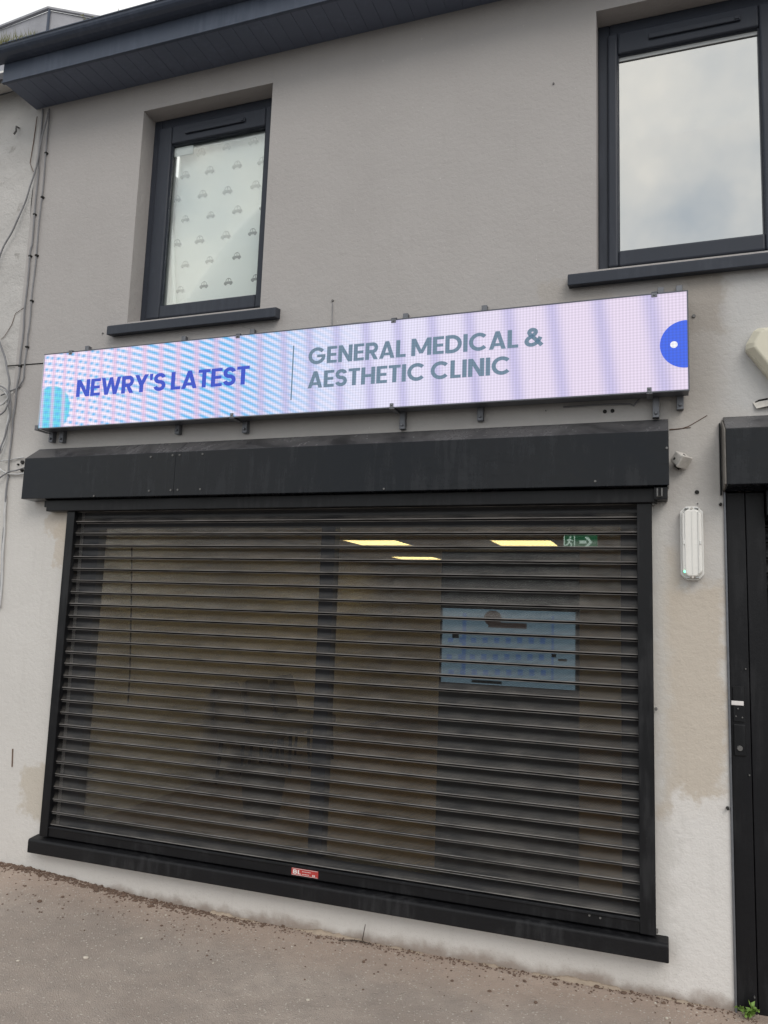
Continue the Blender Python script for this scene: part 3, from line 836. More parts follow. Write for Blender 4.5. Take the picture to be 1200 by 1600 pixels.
def ribbon(pts, w):
    out = []
    m = len(pts)
    L_, R_ = [], []
    for i in range(m):
        a = Vector((*pts[max(i-1, 0)], 0)); b = Vector((*pts[min(i+1, m-1)], 0))
        t = (b-a).normalized(); nrm = Vector((-t.y, t.x, 0))
        p = Vector((*pts[i], 0))
        L_.append(p+nrm*w/2); R_.append(p-nrm*w/2)
    for i in range(m-1):
        out.append([(R_[i].x, R_[i].y), (R_[i+1].x, R_[i+1].y), (L_[i+1].x, L_[i+1].y), (L_[i].x, L_[i].y)])
    return out
def letters(txt, x0, z0, width, height, y, m, parent, name='letter', gap=0.055, space=0.26):
    tot = 0; items = []
    for ch in txt:
        if ch == ' ': tot += space; continue
        items.append((ch, tot)); tot += G[ch][0]+gap
    tot -= gap
    k = width/tot
    for ch, ox in items:
        mb = MB()
        for lay, (kind, d) in enumerate(G[ch][1]):
            yy = y-0.0002*lay
            for pl in ([d] if kind == 'P' else ribbon(d, SWD*0.93)):
                ar = sum(pl[i][0]*pl[(i+1) % len(pl)][1]-pl[(i+1) % len(pl)][0]*pl[i][1] for i in range(len(pl)))
                if ar < 0: pl = pl[::-1]
                mb.add([(x0+(ox+a)*k, yy, z0+b*height) for a, b in pl], [tuple(range(len(pl)))])
        o = mb.build(name, m, parent)
        o['label'] = 'letter ' + ch
letters('BL', lx0+0.010, 0.2915, 0.046, 0.021, -0.0428, M['labelwhite'], lab, 'letter', 0.12)
mb = MB()
for i, (a, b, c, d) in enumerate(((0.064, 0.118, 0.3055, 0.3085), (0.064, 0.106, 0.2925, 0.2955), (0.124, 0.138, 0.290, 0.298))):
    x = lx0+a
    while x < lx0+b-0.004:
        mb.box(x, x+0.0055, -0.0431, -0.0426, c, d); x += 0.0085
mb.build('small_print', M['labelwhite'], lab)

# ------------------------------------------------------------------ LED sign
sg = empty('led_sign', (0, -0.08, SZ0), 'long lit LED sign reading NEWRY\'S LATEST, GENERAL MEDICAL & AESTHETIC CLINIC', 'sign')
MB().box(SX0-0.004, SX1+0.004, SY+0.002, -0.030, SZ0-0.004, SZ1+0.004).build('casing', M['casing'], sg, bevel=0.003)
MB().box(SX0, SX1, SY-0.001, SY+0.0015, SZ0, SZ1).build('screen', M['led'], sg)
tr = MB()
tr.box(SX0-0.006, SX1+0.006, SY-0.004, SY+0.004, SZ1, SZ1+0.0065).box(SX0-0.006, SX1+0.006, SY-0.004, SY+0.004, SZ0-0.0065, SZ0)
tr.build('edge_trim', M['casing'], sg)
MB().box(SX0-0.0075, SX0, SY-0.004, SY+0.05, SZ0, SZ1).build('edge_trim', M['alu'], sg)
MB().box(SX1, SX1+0.0065, SY-0.004, SY+0.004, SZ0, SZ1).build('edge_trim', M['casing'], sg)
YT = SY-0.0035
def tl(x, y): return at(x, y, YT)
def line(txt, name, m, ptl, pbr_, h, **kw):
    a = tl(*ptl); b = tl(*pbr_)
    letters(txt, a.x, a.z, b.x-a.x, h, YT, m, sg, name, **kw)
line("NEWRY'S LATEST", 'letter', M['led_blue'], (118.5, 620.5), (388.5, 604), 0.112, gap=0.05, space=0.25)
line("GENERAL MEDICAL &", 'letter', M['led_slate'], (481.5, 570), (848, 540), 0.098, gap=0.07, space=0.22)
line("AESTHETIC CLINIC", 'letter', M['led_slate'], (480.5, 607), (798, 584), 0.098, gap=0.07, space=0.22)
a = tl(459, 540); b = tl(455, 625)
MB().box(a.x-0.004, a.x+0.004, YT-0.0005, YT, b.z, a.z).build('divider_line', M['led_slate'], sg)
c_ = tl(1072, 537); rad = 0.119
pts = []
for i in range(49):
    q = 2*math.pi*i/48
    pts.append((min(c_.x+rad*math.cos(q), SX1), c_.z+rad*math.sin(q)))
MB().prism_y(pts, YT-0.0004, YT).build('blue_disc', M['led_disc'], sg)
d_ = tl(1053, 538.5)
MB().prism_y([(d_.x+0.017*math.cos(0.2618*i), d_.z+0.017*math.sin(0.2618*i)) for i in range(24)], YT-0.0012, YT-0.0008).build('white_dot', M['led_white'], sg)
def top_bracket(x, clip=True):
    mb = MB()
    mb.box(x-0.015, x+0.015, -0.031, -0.001, SZ1-0.05, SZ1+0.078)
    if clip:
        mb.box(x-0.045, x-0.013, SY-0.010, -0.030, SZ1+0.0068, SZ1+0.013)
        mb.box(x-0.045, x-0.017, SY-0.010, SY-0.0045, SZ1-0.016, SZ1+0.0068)
        mb.disc_y(x-0.031, SZ1-0.004, 0.006, SY-0.015, SY-0.009, 7)
    b_ = mb.build('bracket', M['galv'], sg, bevel=0.0015, seg=1)
def bot_bracket(x, clip=True, drop=0.075):
    mb = MB()
    mb.box(x-0.016, x+0.016, -0.036, -0.001, SZ0-drop, SZ0+0.02)
    mb.disc_y(x, SZ0-drop+0.022, 0.009, -0.047, -0.035, 8)
    if clip:
        mb.box(x-0.042, x-0.014, SY-0.009, -0.030, SZ0-0.013, SZ0-0.0068)
        mb.box(x-0.040, x-0.018, SY-0.010, SY-0.0045, SZ0-0.0068, SZ0+0.020)
        mb.disc_y(x-0.029, SZ0+0.010, 0.0055, SY-0.014, SY-0.009, 7)
    mb.build('bracket', M['galv'], sg, bevel=0.0015, seg=1)
for xp, cl_ in ((141, 1), (290, 0), (396, 1), (634, 1), (757, 0), (1033, 1), (1062, 0)):
    top_bracket(at(xp, 500, -0.02).x, cl_)
for xp, cl_, dr in ((85, 1, 0.07), (101, 0, 0.075), (280, 0, 0.06), (385, 1, 0.075), (630, 1, 0.10), (751, 0, 0.075), (1025, 1, 0.105), (1063, 0, 0.07)):
    bot_bracket(at(xp, 650, -0.02).x, cl_, dr)

# ------------------------------------------------------------------ things inside the left upstairs window
bl = empty('window_blind', (-0.93, 0.215, 3.60), 'white blind printed with small grey cars behind the left upstairs window', 'blind')
MB().box(-1.285, -0.47, 0.2145, 0.2165, 3.60, 4.84).build('fabric', M['blind'], bl)
MB().box(-1.30, -0.47, 0.202, 0.235, 4.84, 4.90).build('head_rail', M['white'], bl, bevel=0.004)
def car_mesh():
    mb = MB()
    body = [(-0.031, 0.004), (-0.031, 0.013), (-0.026, 0.019), (-0.018, 0.021), (0.022, 0.021), (0.030, 0.017), (0.032, 0.010), (0.031, 0.004)]
    mb.prism_y([(a, b) for a, b in body], -0.0008, 0)
    out = arc(0.001, 0.021, 0.0185, 0.021, 180, 0, 12)
    for pl in ribbon(out, 0.0042): mb.prism_y(pl, -0.0007, 0)
    mb.prism_y([(-0.001, 0.021), (0.003, 0.021), (0.003, 0.040), (-0.001, 0.040)], -0.0006, 0)
    for cx in (-0.018, 0.019):
        mb.prism_y([(cx+0.0085*math.cos(0.628*i), 0.004+0.0085*math.sin(0.628*i)) for i in range(10)], -0.0009, 0)
    return mb
c1 = None
for (a, b) in ((838,637),(944,612),(1055,590),(771,732),(873,712),(987,690),(1092,673),(736,830),(843,812),(947,796),(1064,773),(771,913),(877,897),(988,877),(1098,862),(736,1017),(831,1002),(940,983),(1052,968),(771,1103),(872,1084),(986,1068),(1096,1050),(849,1189),(951,1175),(1064,1160),(750,1208)):
    q = at(a/2.6667, b/2.6667, 0.214)
    if c1 is None:
        c1 = car_mesh().build('car_print', M['print'])
        o = c1
    else:
        o = c1.copy(); COL.objects.link(o)
    o.parent = bl
    o.location = Vector((q.x, 0.2143, q.z-0.018)) - ORG[bl]
    s_ = 1.22 if (int(a)+int(b)) % 2 else 1.05
    o.scale = (s_, 1, s_)
# folded white curtain edge beside the blind
mb = MB()
for j in range(13):
    s = j/12
    z = 3.60+0.78*s
    wd = 0.115*(1-s)**0.8+0.012
    for i in range(7):
        u = i/6
        mb.v.append(Vector((-1.325+u*wd, 0.190-0.012*math.sin(u*9+s*1.5)*(1-0.5*s), z)))
for j in range(12):
    for i in range(6):
        a = j*7+i
        mb.f.append((a, a+1, a+8, a+7))
cu = mb.build('curtain', M['blind'], smooth=True, org=(-1.32, 0.19, 3.60))
cu.modifiers.new('thick', 'SOLIDIFY').thickness = 0.002
tag(cu, 'white folded curtain edge in the lower left corner of the left upstairs window', 'curtain')

# ------------------------------------------------------------------ inside the shop
for (ca, lab_) in (((-0.95, 3.57), 'lit ceiling panel just right of the shop window mullion'),
                   ((0.575, 3.57), 'lit ceiling panel beside the green exit sign'),
                   ((-0.95, 1.25), 'unseen ceiling panel added to brighten the front of the shop above the waste bin'),  # both front panels are out of view, added to brighten the interior
                   ((0.575, 1.25), 'unseen ceiling panel added to brighten the front of the shop behind the display panel'),
                   ((-1.18, 5.75), 'lit ceiling panel deepest in the shop, a thin bright sliver')):
    c = empty('ceiling_light', (ca[0], ca[1], 2.40), lab_, 'ceiling light', 'square ceiling lights in the shop')
    MB().box(ca[0]-0.285, ca[0]+0.285, ca[1]-0.285, ca[1]+0.285, 2.409, 2.416).build('diffuser', M['tile_light'], c)
    f = MB()
    for sx in (-1, 1):
        f.box(ca[0]+sx*0.2925-0.0075, ca[0]+sx*0.2925+0.0075, ca[1]-0.30, ca[1]+0.30, 2.404, 2.4228)
    for sy in (-1, 1):
        f.box(ca[0]-0.285, ca[0]+0.285, ca[1]+sy*0.2925-0.0075, ca[1]+sy*0.2925+0.0075, 2.404, 2.4228)
    f.build('frame', M['white'], c)
e0 = at(882, 836, 1.5); e1 = at(933, 858, 1.5)
ex = empty('exit_sign', ((e0.x+e1.x)/2, 1.5, e1.z), 'green emergency exit sign with white running figure and arrow', 'exit sign')
MB().box(e0.x, e1.x, 1.5, 1.53, e1.z, e0.z).build('panel', M['exit'], ex, bevel=0.003)
ah = (e0.z+e1.z)/2
mb = MB()
ax = e0.x+0.62*(e1.x-e0.x)
mb.prism_y([(ax-0.035, ah-0.009), (ax+0.012, ah-0.009), (ax+0.012, ah+0.009), (ax-0.035, ah+0.009)], 1.497, 1.4995)
for sgn in (-1, 1):
    mb.prism_y([(ax+0.052, ah), (ax+0.030, ah), (ax-0.002, ah+sgn*0.036), (ax+0.022, ah+sgn*0.036)], 1.4965, 1.4990)
mb.build('arrow', M['exitw'], ex)
mx_ = e0.x+0.16*(e1.x-e0.x)
mb = MB().disc_y(mx_+0.006, ah+0.034, 0.0075, 1.497, 1.4995)
for p0, p1, r_ in (((0.002, 0.024), (-0.004, -0.002), 0.007), ((0.002, 0.020), (0.022, 0.008), 0.004), ((0.0, 0.020), (-0.018, 0.012), 0.004), ((-0.004, -0.002), (0.014, -0.014), 0.005), ((0.014, -0.014), (0.008, -0.036), 0.005), ((-0.004, -0.002), (-0.016, -0.020), 0.005), ((-0.016, -0.020), (-0.030, -0.022), 0.0045)):
    mb.tube([(mx_+p0[0], 1.498, ah+p0[1]), (mx_+p1[0], 1.498, ah+p1[1])], r_, 6)
mb.box(mx_-0.040, mx_-0.033, 1.496, 1.4995, ah-0.040, ah+0.042).box(mx_+0.030, mx_+0.037, 1.496, 1.4995, ah-0.040, ah+0.042)
mb.build('running_figure', M['exitw'], ex)
MB().tube([(ex.location.x-0.08, 1.515, e0.z), (ex.location.x-0.08, 1.515, 2.423)], 0.004, 6).tube([(ex.location.x+0.08, 1.515, e0.z), (ex.location.x+0.08, 1.515, 2.423)], 0.004, 6).build('hanger', M['white'], ex)
# dark display panel with a switched-on screen
dp = empty('display_stand', (1.0, 0.52, 0.12), 'tall dark display panel standing inside the shop window', 'display stand')
MB().box(0.592, 1.392, 0.480, 0.540, 0.17, 2.066).build('panel', M['indark'], dp, bevel=0.004)
MB().box(0.56, 1.42, 0.40, 0.66, 0.12, 0.17).build('base', M['indark'], dp, bevel=0.004)
tv = empty('wall_screen', (0.995, 0.46, 1.302), 'switched-on pale blue screen on the dark display panel', 'screen')
MB().box(0.607, 1.384, 0.452, 0.479, 1.294, 1.735).build('bezel', M['indark'], tv, bevel=0.004)
MB().box(0.615, 1.376, 0.4485, 0.4515, 1.302, 1.727).build('picture', M['tv'], tv)
def tvp(x, y): return at(x, y, 0.448)
def tvrect(name, m, xa, ya, xb, yb, dy=0.0):
    a = tvp(xa, ya); b = tvp(xb, yb)
    return MB().box(a.x, b.x, 0.4475-dy, 0.4482-dy, b.z, a.z).build(name, m, tv)
tvrect('picture_column', M['tv2'], 723, 958, 727, 1060)
tvrect('picture_column', M['tv2'], 862, 962, 865, 1068)
for yy in (996, 1022, 1046):
    for i in range(9):
        xx = 698+18*i+(yy % 7)
        tvrect('picture_mark', M['tv2'], xx, yy, xx+8, yy+8+i*0.3)
tvrect('picture_banner', M['tvbrown'], 763, 972, 823, 983, 0.0012)
ic = tvp(770, 966)
MB().prism_y([(ic.x+0.052*math.cos(0.35*i), ic.z+0.045*math.sin(0.35*i)) for i in range(18)], 0.4466, 0.4474).build('picture_icon', M['tvbrown'], tv)
tvrect('picture_block', M['indark'], 707, 990, 717, 997, 0.002)
tvrect('picture_block', M['indark'], 862, 1022, 869, 1027, 0.002)
tvrect('picture_block', M['indark'], 872, 1029, 886, 1034, 0.002)
tvrect('picture_block', M['indark'], 737, 1062, 784, 1069, 0.002)
# waiting chairs
def chair(loc, rz, label):
    c = empty('chair', (0, 0, 0), label, 'chair', 'padded chairs in the shop')
    MB().box(-0.24, 0.24, -0.24, 0.24, 0.38, 0.47).build('seat', M['chair'], c, bevel=0.02)
    MB().add([(-0.24, 0.20, 0.47), (0.24, 0.20, 0.47), (0.24, 0.26, 0.47), (-0.24, 0.26, 0.47), (-0.20, 0.28, 0.86), (0.20, 0.28, 0.86), (0.20, 0.33, 0.86), (-0.20, 0.33, 0.86)],
             [(0,3,2,1),(4,5,6,7),(0,1,5,4),(1,2,6,5),(2,3,7,6),(3,0,4,7)]).build('backrest', M['chair'], c, bevel=0.02)
    for sx in (-1, 1):
        for sy in (-1, 1):
            MB().tube([(sx*0.20, sy*0.20, 0.385), (sx*0.22, sy*0.22, 0.0)], [0.018, 0.013], 8).build('leg', M['black'], c)
    c.location = loc; c.rotation_euler = (0, 0, rz)
    return c
wb = empty('waste_bin', (-1.06, 1.5, 0.12), 'low dark waste bin inside the shop, left of the mullion', 'bin')
ring = lambda r_: [(-1.06+r_*math.cos(0.2618*i), 1.5+r_*math.sin(0.2618*i)) for i in range(24)]
mb = MB()
n0 = [Vector((x, y, 0.12)) for x, y in ring(0.135)] + [Vector((x, y, 0.46)) for x, y in ring(0.175)]
mb.add(n0, [(i, (i+1) % 24, (i+1) % 24+24, i+24) for i in range(24)] + [tuple(range(23, -1, -1))])
mb.build('body', M['seat'], wb, smooth=True)
mb = MB().prism_z(ring(0.185), 0.4605, 0.475).build('lid', M['black'], wb, bevel=0.004)
for i in range(3):
    chair((-1.72, 2.5+0.58*i, 0.12), R(90), ('first', 'second', 'third')[i] + ' padded chair from the window along the left inside wall')
hc = MB().tube([at(206, 852, 0.135), at(205, 950, 0.14), at(203, 1050, 0.135), at(200, 1100, 0.135)], 0.0045, 6).build('hanging_cord', M['dark'], org=tuple(at(200, 1100, 0.135)))
tag(hc, 'thin dark cord hanging inside the left part of the shop window', 'cord')

# ------------------------------------------------------------------ fittings on the wall
b0 = at(1062, 792, -0.02); b1 = at(1100.5, 907, -0.02)
bx0, bx1, bz1, bz0 = b0.x, b1.x, b0.z, b1.z
bk_ = empty('bulkhead_light', ((bx0+bx1)/2, 0, bz0), 'white emergency bulkhead light with green indicator beside the shutter', 'wall light')
def octo(x0, x1, z0, z1, c):
    return [(x0+c, z0), (x1-c, z0), (x1, z0+c), (x1, z1-c), (x1-c, z1), (x0+c, z1), (x0, z1-c), (x0, z0+c)]
MB().prism_y(octo(bx0, bx1, bz0, bz1, 0.026), -0.030, 0.001).build('base', M['white'], bk_, bevel=0.004)
MB().prism_y(octo(bx0+0.007, bx1-0.007, bz0+0.010, bz1-0.010, 0.024), -0.060, -0.0302, 0.05).build('diffuser', M['lens'], bk_, bevel=0.006, seg=3)
zm = (bz0+bz1)/2
for sx in (bx0+0.020, bx1-0.026):
    MB().box(sx, sx+0.005, -0.0655, -0.0585, bz0+0.030, bz1-0.028).build('diffuser_rib', M['white'], bk_, bevel=0.0015, seg=1)
MB().box((bx0+bx1)/2-0.001, (bx0+bx1)/2+0.002, -0.0625, -0.0585, bz0+0.03, bz1-0.03).build('diffuser_rib', M['white'], bk_)
for zz in (bz0+0.012, bz1-0.012):
    MB().disc_y((bx0+bx1)/2, zz, 0.006, -0.064, -0.029, 8).build('screw', M['dirtywhite'], bk_)
    for sx in (-0.022, 0.022):
        MB().box((bx0+bx1)/2+sx-0.009, (bx0+bx1)/2+sx+0.009, -0.0605, -0.0295, zz-0.002, zz+0.002).build('clip', M['greybar'], bk_)
for sx in (bx0+0.012, bx1-0.020):
    MB().box(sx, sx+0.009, -0.0655, -0.058, zm-0.009, zm+0.009).build('clip', M['white'], bk_, bevel=0.002)
gq = at(1068, 894, -0.06)
MB().disc_y(gq.x+0.006, gq.z+0.003, 0.0055, -0.0645, -0.058, 10).build('indicator', M['green_led'], bk_)

jq = at(1063, 718, -0.03)
jb = empty('junction_box', (jq.x, 0, jq.z), 'small broken white junction box hanging beside the shutter hood', 'junction box')
from mathutils import Euler
JM = Euler((R(38), R(4), R(47)), 'XYZ').to_matrix()
def tilted(h, off=(0, 0, 0)):
    mb = MB().box(-h[0], h[0], -h[1], h[1], -h[2], h[2])
    mb.v = [JM @ (v+Vector(off)) + Vector((jq.x, -0.036, jq.z)) for v in mb.v]
    return mb
tilted((0.031, 0.026, 0.029)).build('body', M['dirtywhite'], jb, bevel=0.007, seg=3)
tilted((0.034, 0.006, 0.032), (0, -0.031, 0)).build('lid', M['dirtywhite'], jb, bevel=0.004)
tilted((0.004, 0.006, 0.003), (-0.004, -0.010, 0.0282)).build('hole', M['dark'], jb)
tilted((0.0015, 0.005, 0.006), (-0.0305, 0.006, -0.006)).build('hole', M['dark'], jb)
tilted((0.010, 0.012, 0.004), (0.0, 0.0, -0.031)).build('hole', M['dark'], jb)
q = at(1061, 733, -0.01)
MB().tube([(q.x-0.02, -0.004, q.z+0.02), (q.x, -0.012, q.z), (q.x+0.012, -0.004, q.z+0.012)], 0.005, 6).build('wire_stub', M['dark'], jb)

al = empty('alarm_box', (2.40, 0, 2.74), 'cream angular burglar alarm box at the right edge', 'alarm box')
ap = [(2.224, 3.003), (2.40, 2.735), (2.43, 2.722), (2.46, 2.735), (2.635, 3.003), (2.632, 3.03), (2.600, 3.090), (2.582, 3.104), (2.278, 3.104), (2.258, 3.090), (2.226, 3.03)]
MB().prism_y(ap, -0.045, 0.001).build('base', M['cream'], al, bevel=0.004)
MB().prism_y(ap, -0.086, -0.0453, 0.16).build('cover', M['cream'], al, bevel=0.008, seg=3)

# ------------------------------------------------------------------ black door with its own shutter on the right
dr = empty('door_shutter', (2.7, 0.05, 0), 'black side door with shutter hood and lock plates at the right edge', 'door')
dh = [(-0.001, 2.318), (-0.150, 2.328), (-0.150, 2.594), (-0.001, 2.686)]
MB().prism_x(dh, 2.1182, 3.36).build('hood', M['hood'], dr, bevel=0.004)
MB().prism_x([(-0.001, 2.318), (-0.147, 2.331), (-0.147, 2.592), (-0.001, 2.672)], 2.1105, 2.1180).build('hood_end', M['worn'], dr, bevel=0.003)
MB().box(2.098, 2.1055, -0.022, -0.001, 2.30, 2.652).build('hood_edge', M['black'], dr, bevel=0.002)
MB().box(2.1125, 2.122, -0.012, 0.09, -0.02, 2.317).build('frame_edge', M['galv'], dr, bevel=0.002)
MB().box(2.1225, 2.206, 0.006, 0.10, -0.02, 2.315).build('post_board', M['door'], dr, bevel=0.004)
MB().box(2.209, 2.292, 0.010, 0.10, -0.02, 2.315).build('post_board', M['door'], dr, bevel=0.004)
MB().box(2.2925, 3.30, 0.13, 0.16, -0.02, 1.88).build('door_leaf', M['door'], dr, bevel=0.003)
MB().box(2.294, 3.30, -0.05, 0.10, 2.20, 2.3165).build('head_board', M['door'], dr)
MB().box(3.23, 3.298, 0.0, 0.128, -0.02, 2.199).build('post_board', M['door'], dr, bevel=0.003)
for k in range(5):
    o = MB()
    z = 1.86+k*0.0742
    pf = [(0.105, z), (0.088, z+0.002), (0.086, z+0.008), (0.098, z+0.02), (0.104, z+0.04), (0.094, z+0.062), (0.088, z+0.068), (0.092, z+0.072), (0.105, z+0.0725)]
    o.prism_x(pf, 2.294, 3.229, False).build('slat', M['black'], dr, smooth=True)
MB().tube([(2.315, 0.085, 1.90), (2.32, 0.06, 1.86), (2.325, 0.06, 1.80), (2.318, 0.085, 1.775)], 0.009, 8).build('pull_handle', M['black'], dr)
def drect(name, m, xa, ya, xb, yb, y0, y1, bev=0.001):
    a = at(xa, ya, 0.0); b = at(xb, yb, 0.0)
    return MB().box(a.x, b.x, y0, y1, b.z, a.z).build(name, m, dr, bevel=bev)
drect('lock_plate', M['black'], 1145, 1072, 1164, 1128, -0.002, 0.0055)
drect('white_sticker', M['labelwhite'], 1142.5, 1094.5, 1162, 1102.5, -0.0040, -0.0022)
lp = drect('lock_plate', M['black'], 1146, 1131, 1166, 1182, -0.003, 0.0055, 0.004)
q = at(1156, 1169, 0)
MB().disc_y(q.x, q.z, 0.013, -0.010, -0.003, 12).build('keyhole', M['screw'], lp)
for a, b in ((1150, 1119), (1160, 1121), (1153, 1107), (1165, 1045), (1171, 1211), (1179, 1558)):
    q = at(a, b, 0.0)
    MB().disc_y(q.x, q.z, 0.004, -0.007, 0.008, 6).build('screw', M['screw'], dr)
for a, b in ((1126, 788), (1137, 1263)):
    q = at(a, b, -0.01)
    MB().disc_y(q.x, q.z, 0.008, -0.025, 0.0, 6).build('bolt', M['dark'], dr)

# ------------------------------------------------------------------ cables on the left
def cable(pts, r_, m, label, Y=-0.012, n=5, clips=()):
    P_ = catmull([at(a, b, Y) for a, b in pts], n)
    for i, p in enumerate(P_):
        p.y += 0.003*math.sin(i*0.9)
    lo = min(P_, key=lambda p: p.z)
    o = MB().tube(P_, r_, 7).build('cable', m, smooth=True, org=tuple(lo))
    tag(o, label, 'cable', 'cables on the wall at the left')
    for a, b in clips:
        q = at(a, b, Y)
        MB().box(q.x-0.010, q.x+0.010, Y-0.008, 0.002, q.z-0.006, q.z+0.006).build('cable_clip', M['dark'], o, bevel=0.002)
    return o
cable([(77, 170), (72, 237), (65.5, 307), (56.5, 399), (49.5, 470), (44.5, 520), (42, 542), (37.5, 583), (34, 598), (25.5, 607), (12, 613), (2, 618)], 0.0052, M['cable'],
      'thin grey clipped cable nearest the sign, curving left to the bundle', clips=((72, 239), (66, 308), (57, 399), (49.5, 470), (42, 542)))
cable([(67, 170), (61, 242), (59, 280), (51, 370), (47, 400), (40, 472), (36, 520), (31, 572), (27, 604), (22.5, 640), (19, 670), (14, 727), (11, 758), (7, 810), (3, 880), (0, 930)], 0.0062, M['cable'],
      'long straight grey cable running down the joint between the buildings', clips=((47, 400), (54, 335), (31, 572)))
cable([(75, 176), (66, 215), (54, 270), (41, 310), (25, 350), (7.5, 382), (-6, 418)], 0.0058, M['cable'], 'loose grey cable slanting from the soffit to the left edge', -0.03)
cable([(-4, 528), (0, 536), (9, 565), (14, 592), (14.5, 612), (16.5, 634), (15, 652), (9, 677), (0, 703), (-6, 720)], 0.0066, M['cable'], 'thick grey cable curving down past the bundle at the left edge', -0.03)
cable([(11, 616), (12, 632), (13, 652), (10, 680), (4, 700), (-4, 712)], 0.0066, M['cablew'], 'pale cable hanging below the bundle at the left edge', -0.022)
cable([(-8, 606), (0, 607), (8, 613), (12, 620), (8, 628), (0, 633), (-8, 636)], 0.0062, M['cablew'], 'pale cable loop inside the bundle at the left edge', -0.04)
cable([(-6, 603), (3, 604), (10, 610), (14, 622), (9, 640), (-4, 650)], 0.0055, M['cable'], 'grey cable loop outside the bundle at the left edge', -0.05)
cable([(-4, 720.5), (8, 719.5), (18, 718), (27, 716), (38, 715)], 0.0042, M['cablew'], 'upper pale cable running into the left end of the hood', -0.012)
cable([(-5, 727), (3, 735), (12, 740), (25, 741), (38, 740)], 0.0052, M['cablew'], 'middle pale cable dipping to the left end of the hood', -0.016)
cable([(-5, 749), (5, 743), (12, 738), (24, 735), (38, 731)], 0.0048, M['cable'], 'lower grey cable rising to the left end of the hood', -0.022)
cable([(9, 772), (8, 800), (6, 840), (3, 900), (0, 950)], 0.0085, M['cablew'], 'pale conduit low on the left edge below the cables', -0.012)
for a, b, r_ in ((29.5, 726, 0.007), (36, 722.5, 0.014), (35.5, 735, 0.012)):
    q = at(a, b, 0)
    MB().disc_y(q.x, q.z, r_, -0.012, 0.002, 10).build('cable_hole', M['dark'], bld)
qq = at(27, 202, -0.02)
hk = MB().tube([(qq.x, 0.01, qq.z+0.02), (qq.x, -0.03, qq.z+0.015), (qq.x+0.012, -0.04, qq.z-0.03), (qq.x-0.01, -0.035, qq.z-0.045)], 0.007, 6).build('wall_hook', M['screw'], org=(qq.x, 0, qq.z))
tag(hk, 'small rusty hook on the neighbouring wall under the gutter end', 'hook')

# ------------------------------------------------------------------ weeds, moss, debris
def weed(base, nst, h, spread, m, label, cat='weed', seed=0, leafw=0.012):
    rr = random.Random(seed)
    w = empty('weed', base, label, cat)
    st = MB(); lf = MB()
    for i in range(nst):
        a = rr.uniform(0, 6.28); L_ = h*rr.uniform(0.5, 1)
        tip = Vector(base)+Vector((math.cos(a)*spread*rr.random(), -abs(math.sin(a))*spread*rr.random(), L_))
        mid = Vector(base)*0.5+tip*0.5+Vector((rr.uniform(-1, 1)*spread*0.2, 0, h*0.05))
        st.tube([Vector(base), mid, tip], [0.002, 0.0015, 0.001], 4)
        for k in range(7):
            p = mid.lerp(tip, rr.random())
            d = Vector((rr.uniform(-1, 1), rr.uniform(-1, 0.4), rr.uniform(-0.2, 0.9))).normalized()
            s_ = d.cross(Vector((rr.uniform(-1, 1), rr.uniform(-1, 1), rr.uniform(-1, 1)))).normalized()
            l2 = leafw*rr.uniform(1.2, 2.4)
            lf.add([p, p+d*l2*0.45+s_*leafw*0.6, p+d*l2, p+d*l2*0.45-s_*leafw*0.6], [(0, 1, 2, 3)])
    st.build('stem', m, w); lf.build('leaves', m, w)
    return w
q = at(1172, 1598, -0.02)
weed((q.x, -0.03, gz(q.x, -0.03)), 9, 0.05, 0.06, M['leaf'], 'small green weed at the foot of the black door', seed=2, leafw=0.013)
q = at(188, 21, -0.38)
weed((q.x, -0.38, 5.36), 5, 0.07, 0.03, M['twig'], 'dry weed sticking up from the gutter left of centre', seed=4, leafw=0.006)
q = at(140, 34, -0.38)
weed((q.x, -0.38, 5.36), 7, 0.085, 0.06, M['drymoss'], 'dry bushy weed in the gutter near the grey roof block', seed=5, leafw=0.007)
q = at(250, 3, -0.38)
weed((q.x, -0.38, 5.36), 6, 0.08, 0.06, M['twig'], 'dry weed at the top edge of the picture in the gutter', seed=6, leafw=0.007)
mb = MB(); rr = random.Random(11)
for i in range(700):
    p = at(rr.uniform(-40, 34), rr.uniform(0, 1), -0.36)
    x = -2.62+0.60*rr.random()**1.4
    b = Vector((x, -0.37+rr.uniform(-0.05, 0.05), 5.385))
    t_ = b+Vector((rr.uniform(-0.03, 0.03), rr.uniform(-0.03, 0.02), rr.uniform(0.05, 0.20)*(0.30+0.70*(1-(x+2.62)/0.60))))
    s_ = Vector((rr.uniform(-1, 1), rr.uniform(-1, 1), 0)).normalized()*0.003
    mb.add([b-s_, b+s_, t_], [(0, 1, 2)])
ms = mb.build('gutter_moss', M['drymoss'], org=(-2.6, -0.37, 5.385))
tag(ms, 'mossy grass growing over the left end of the gutter', 'moss', kind='stuff')

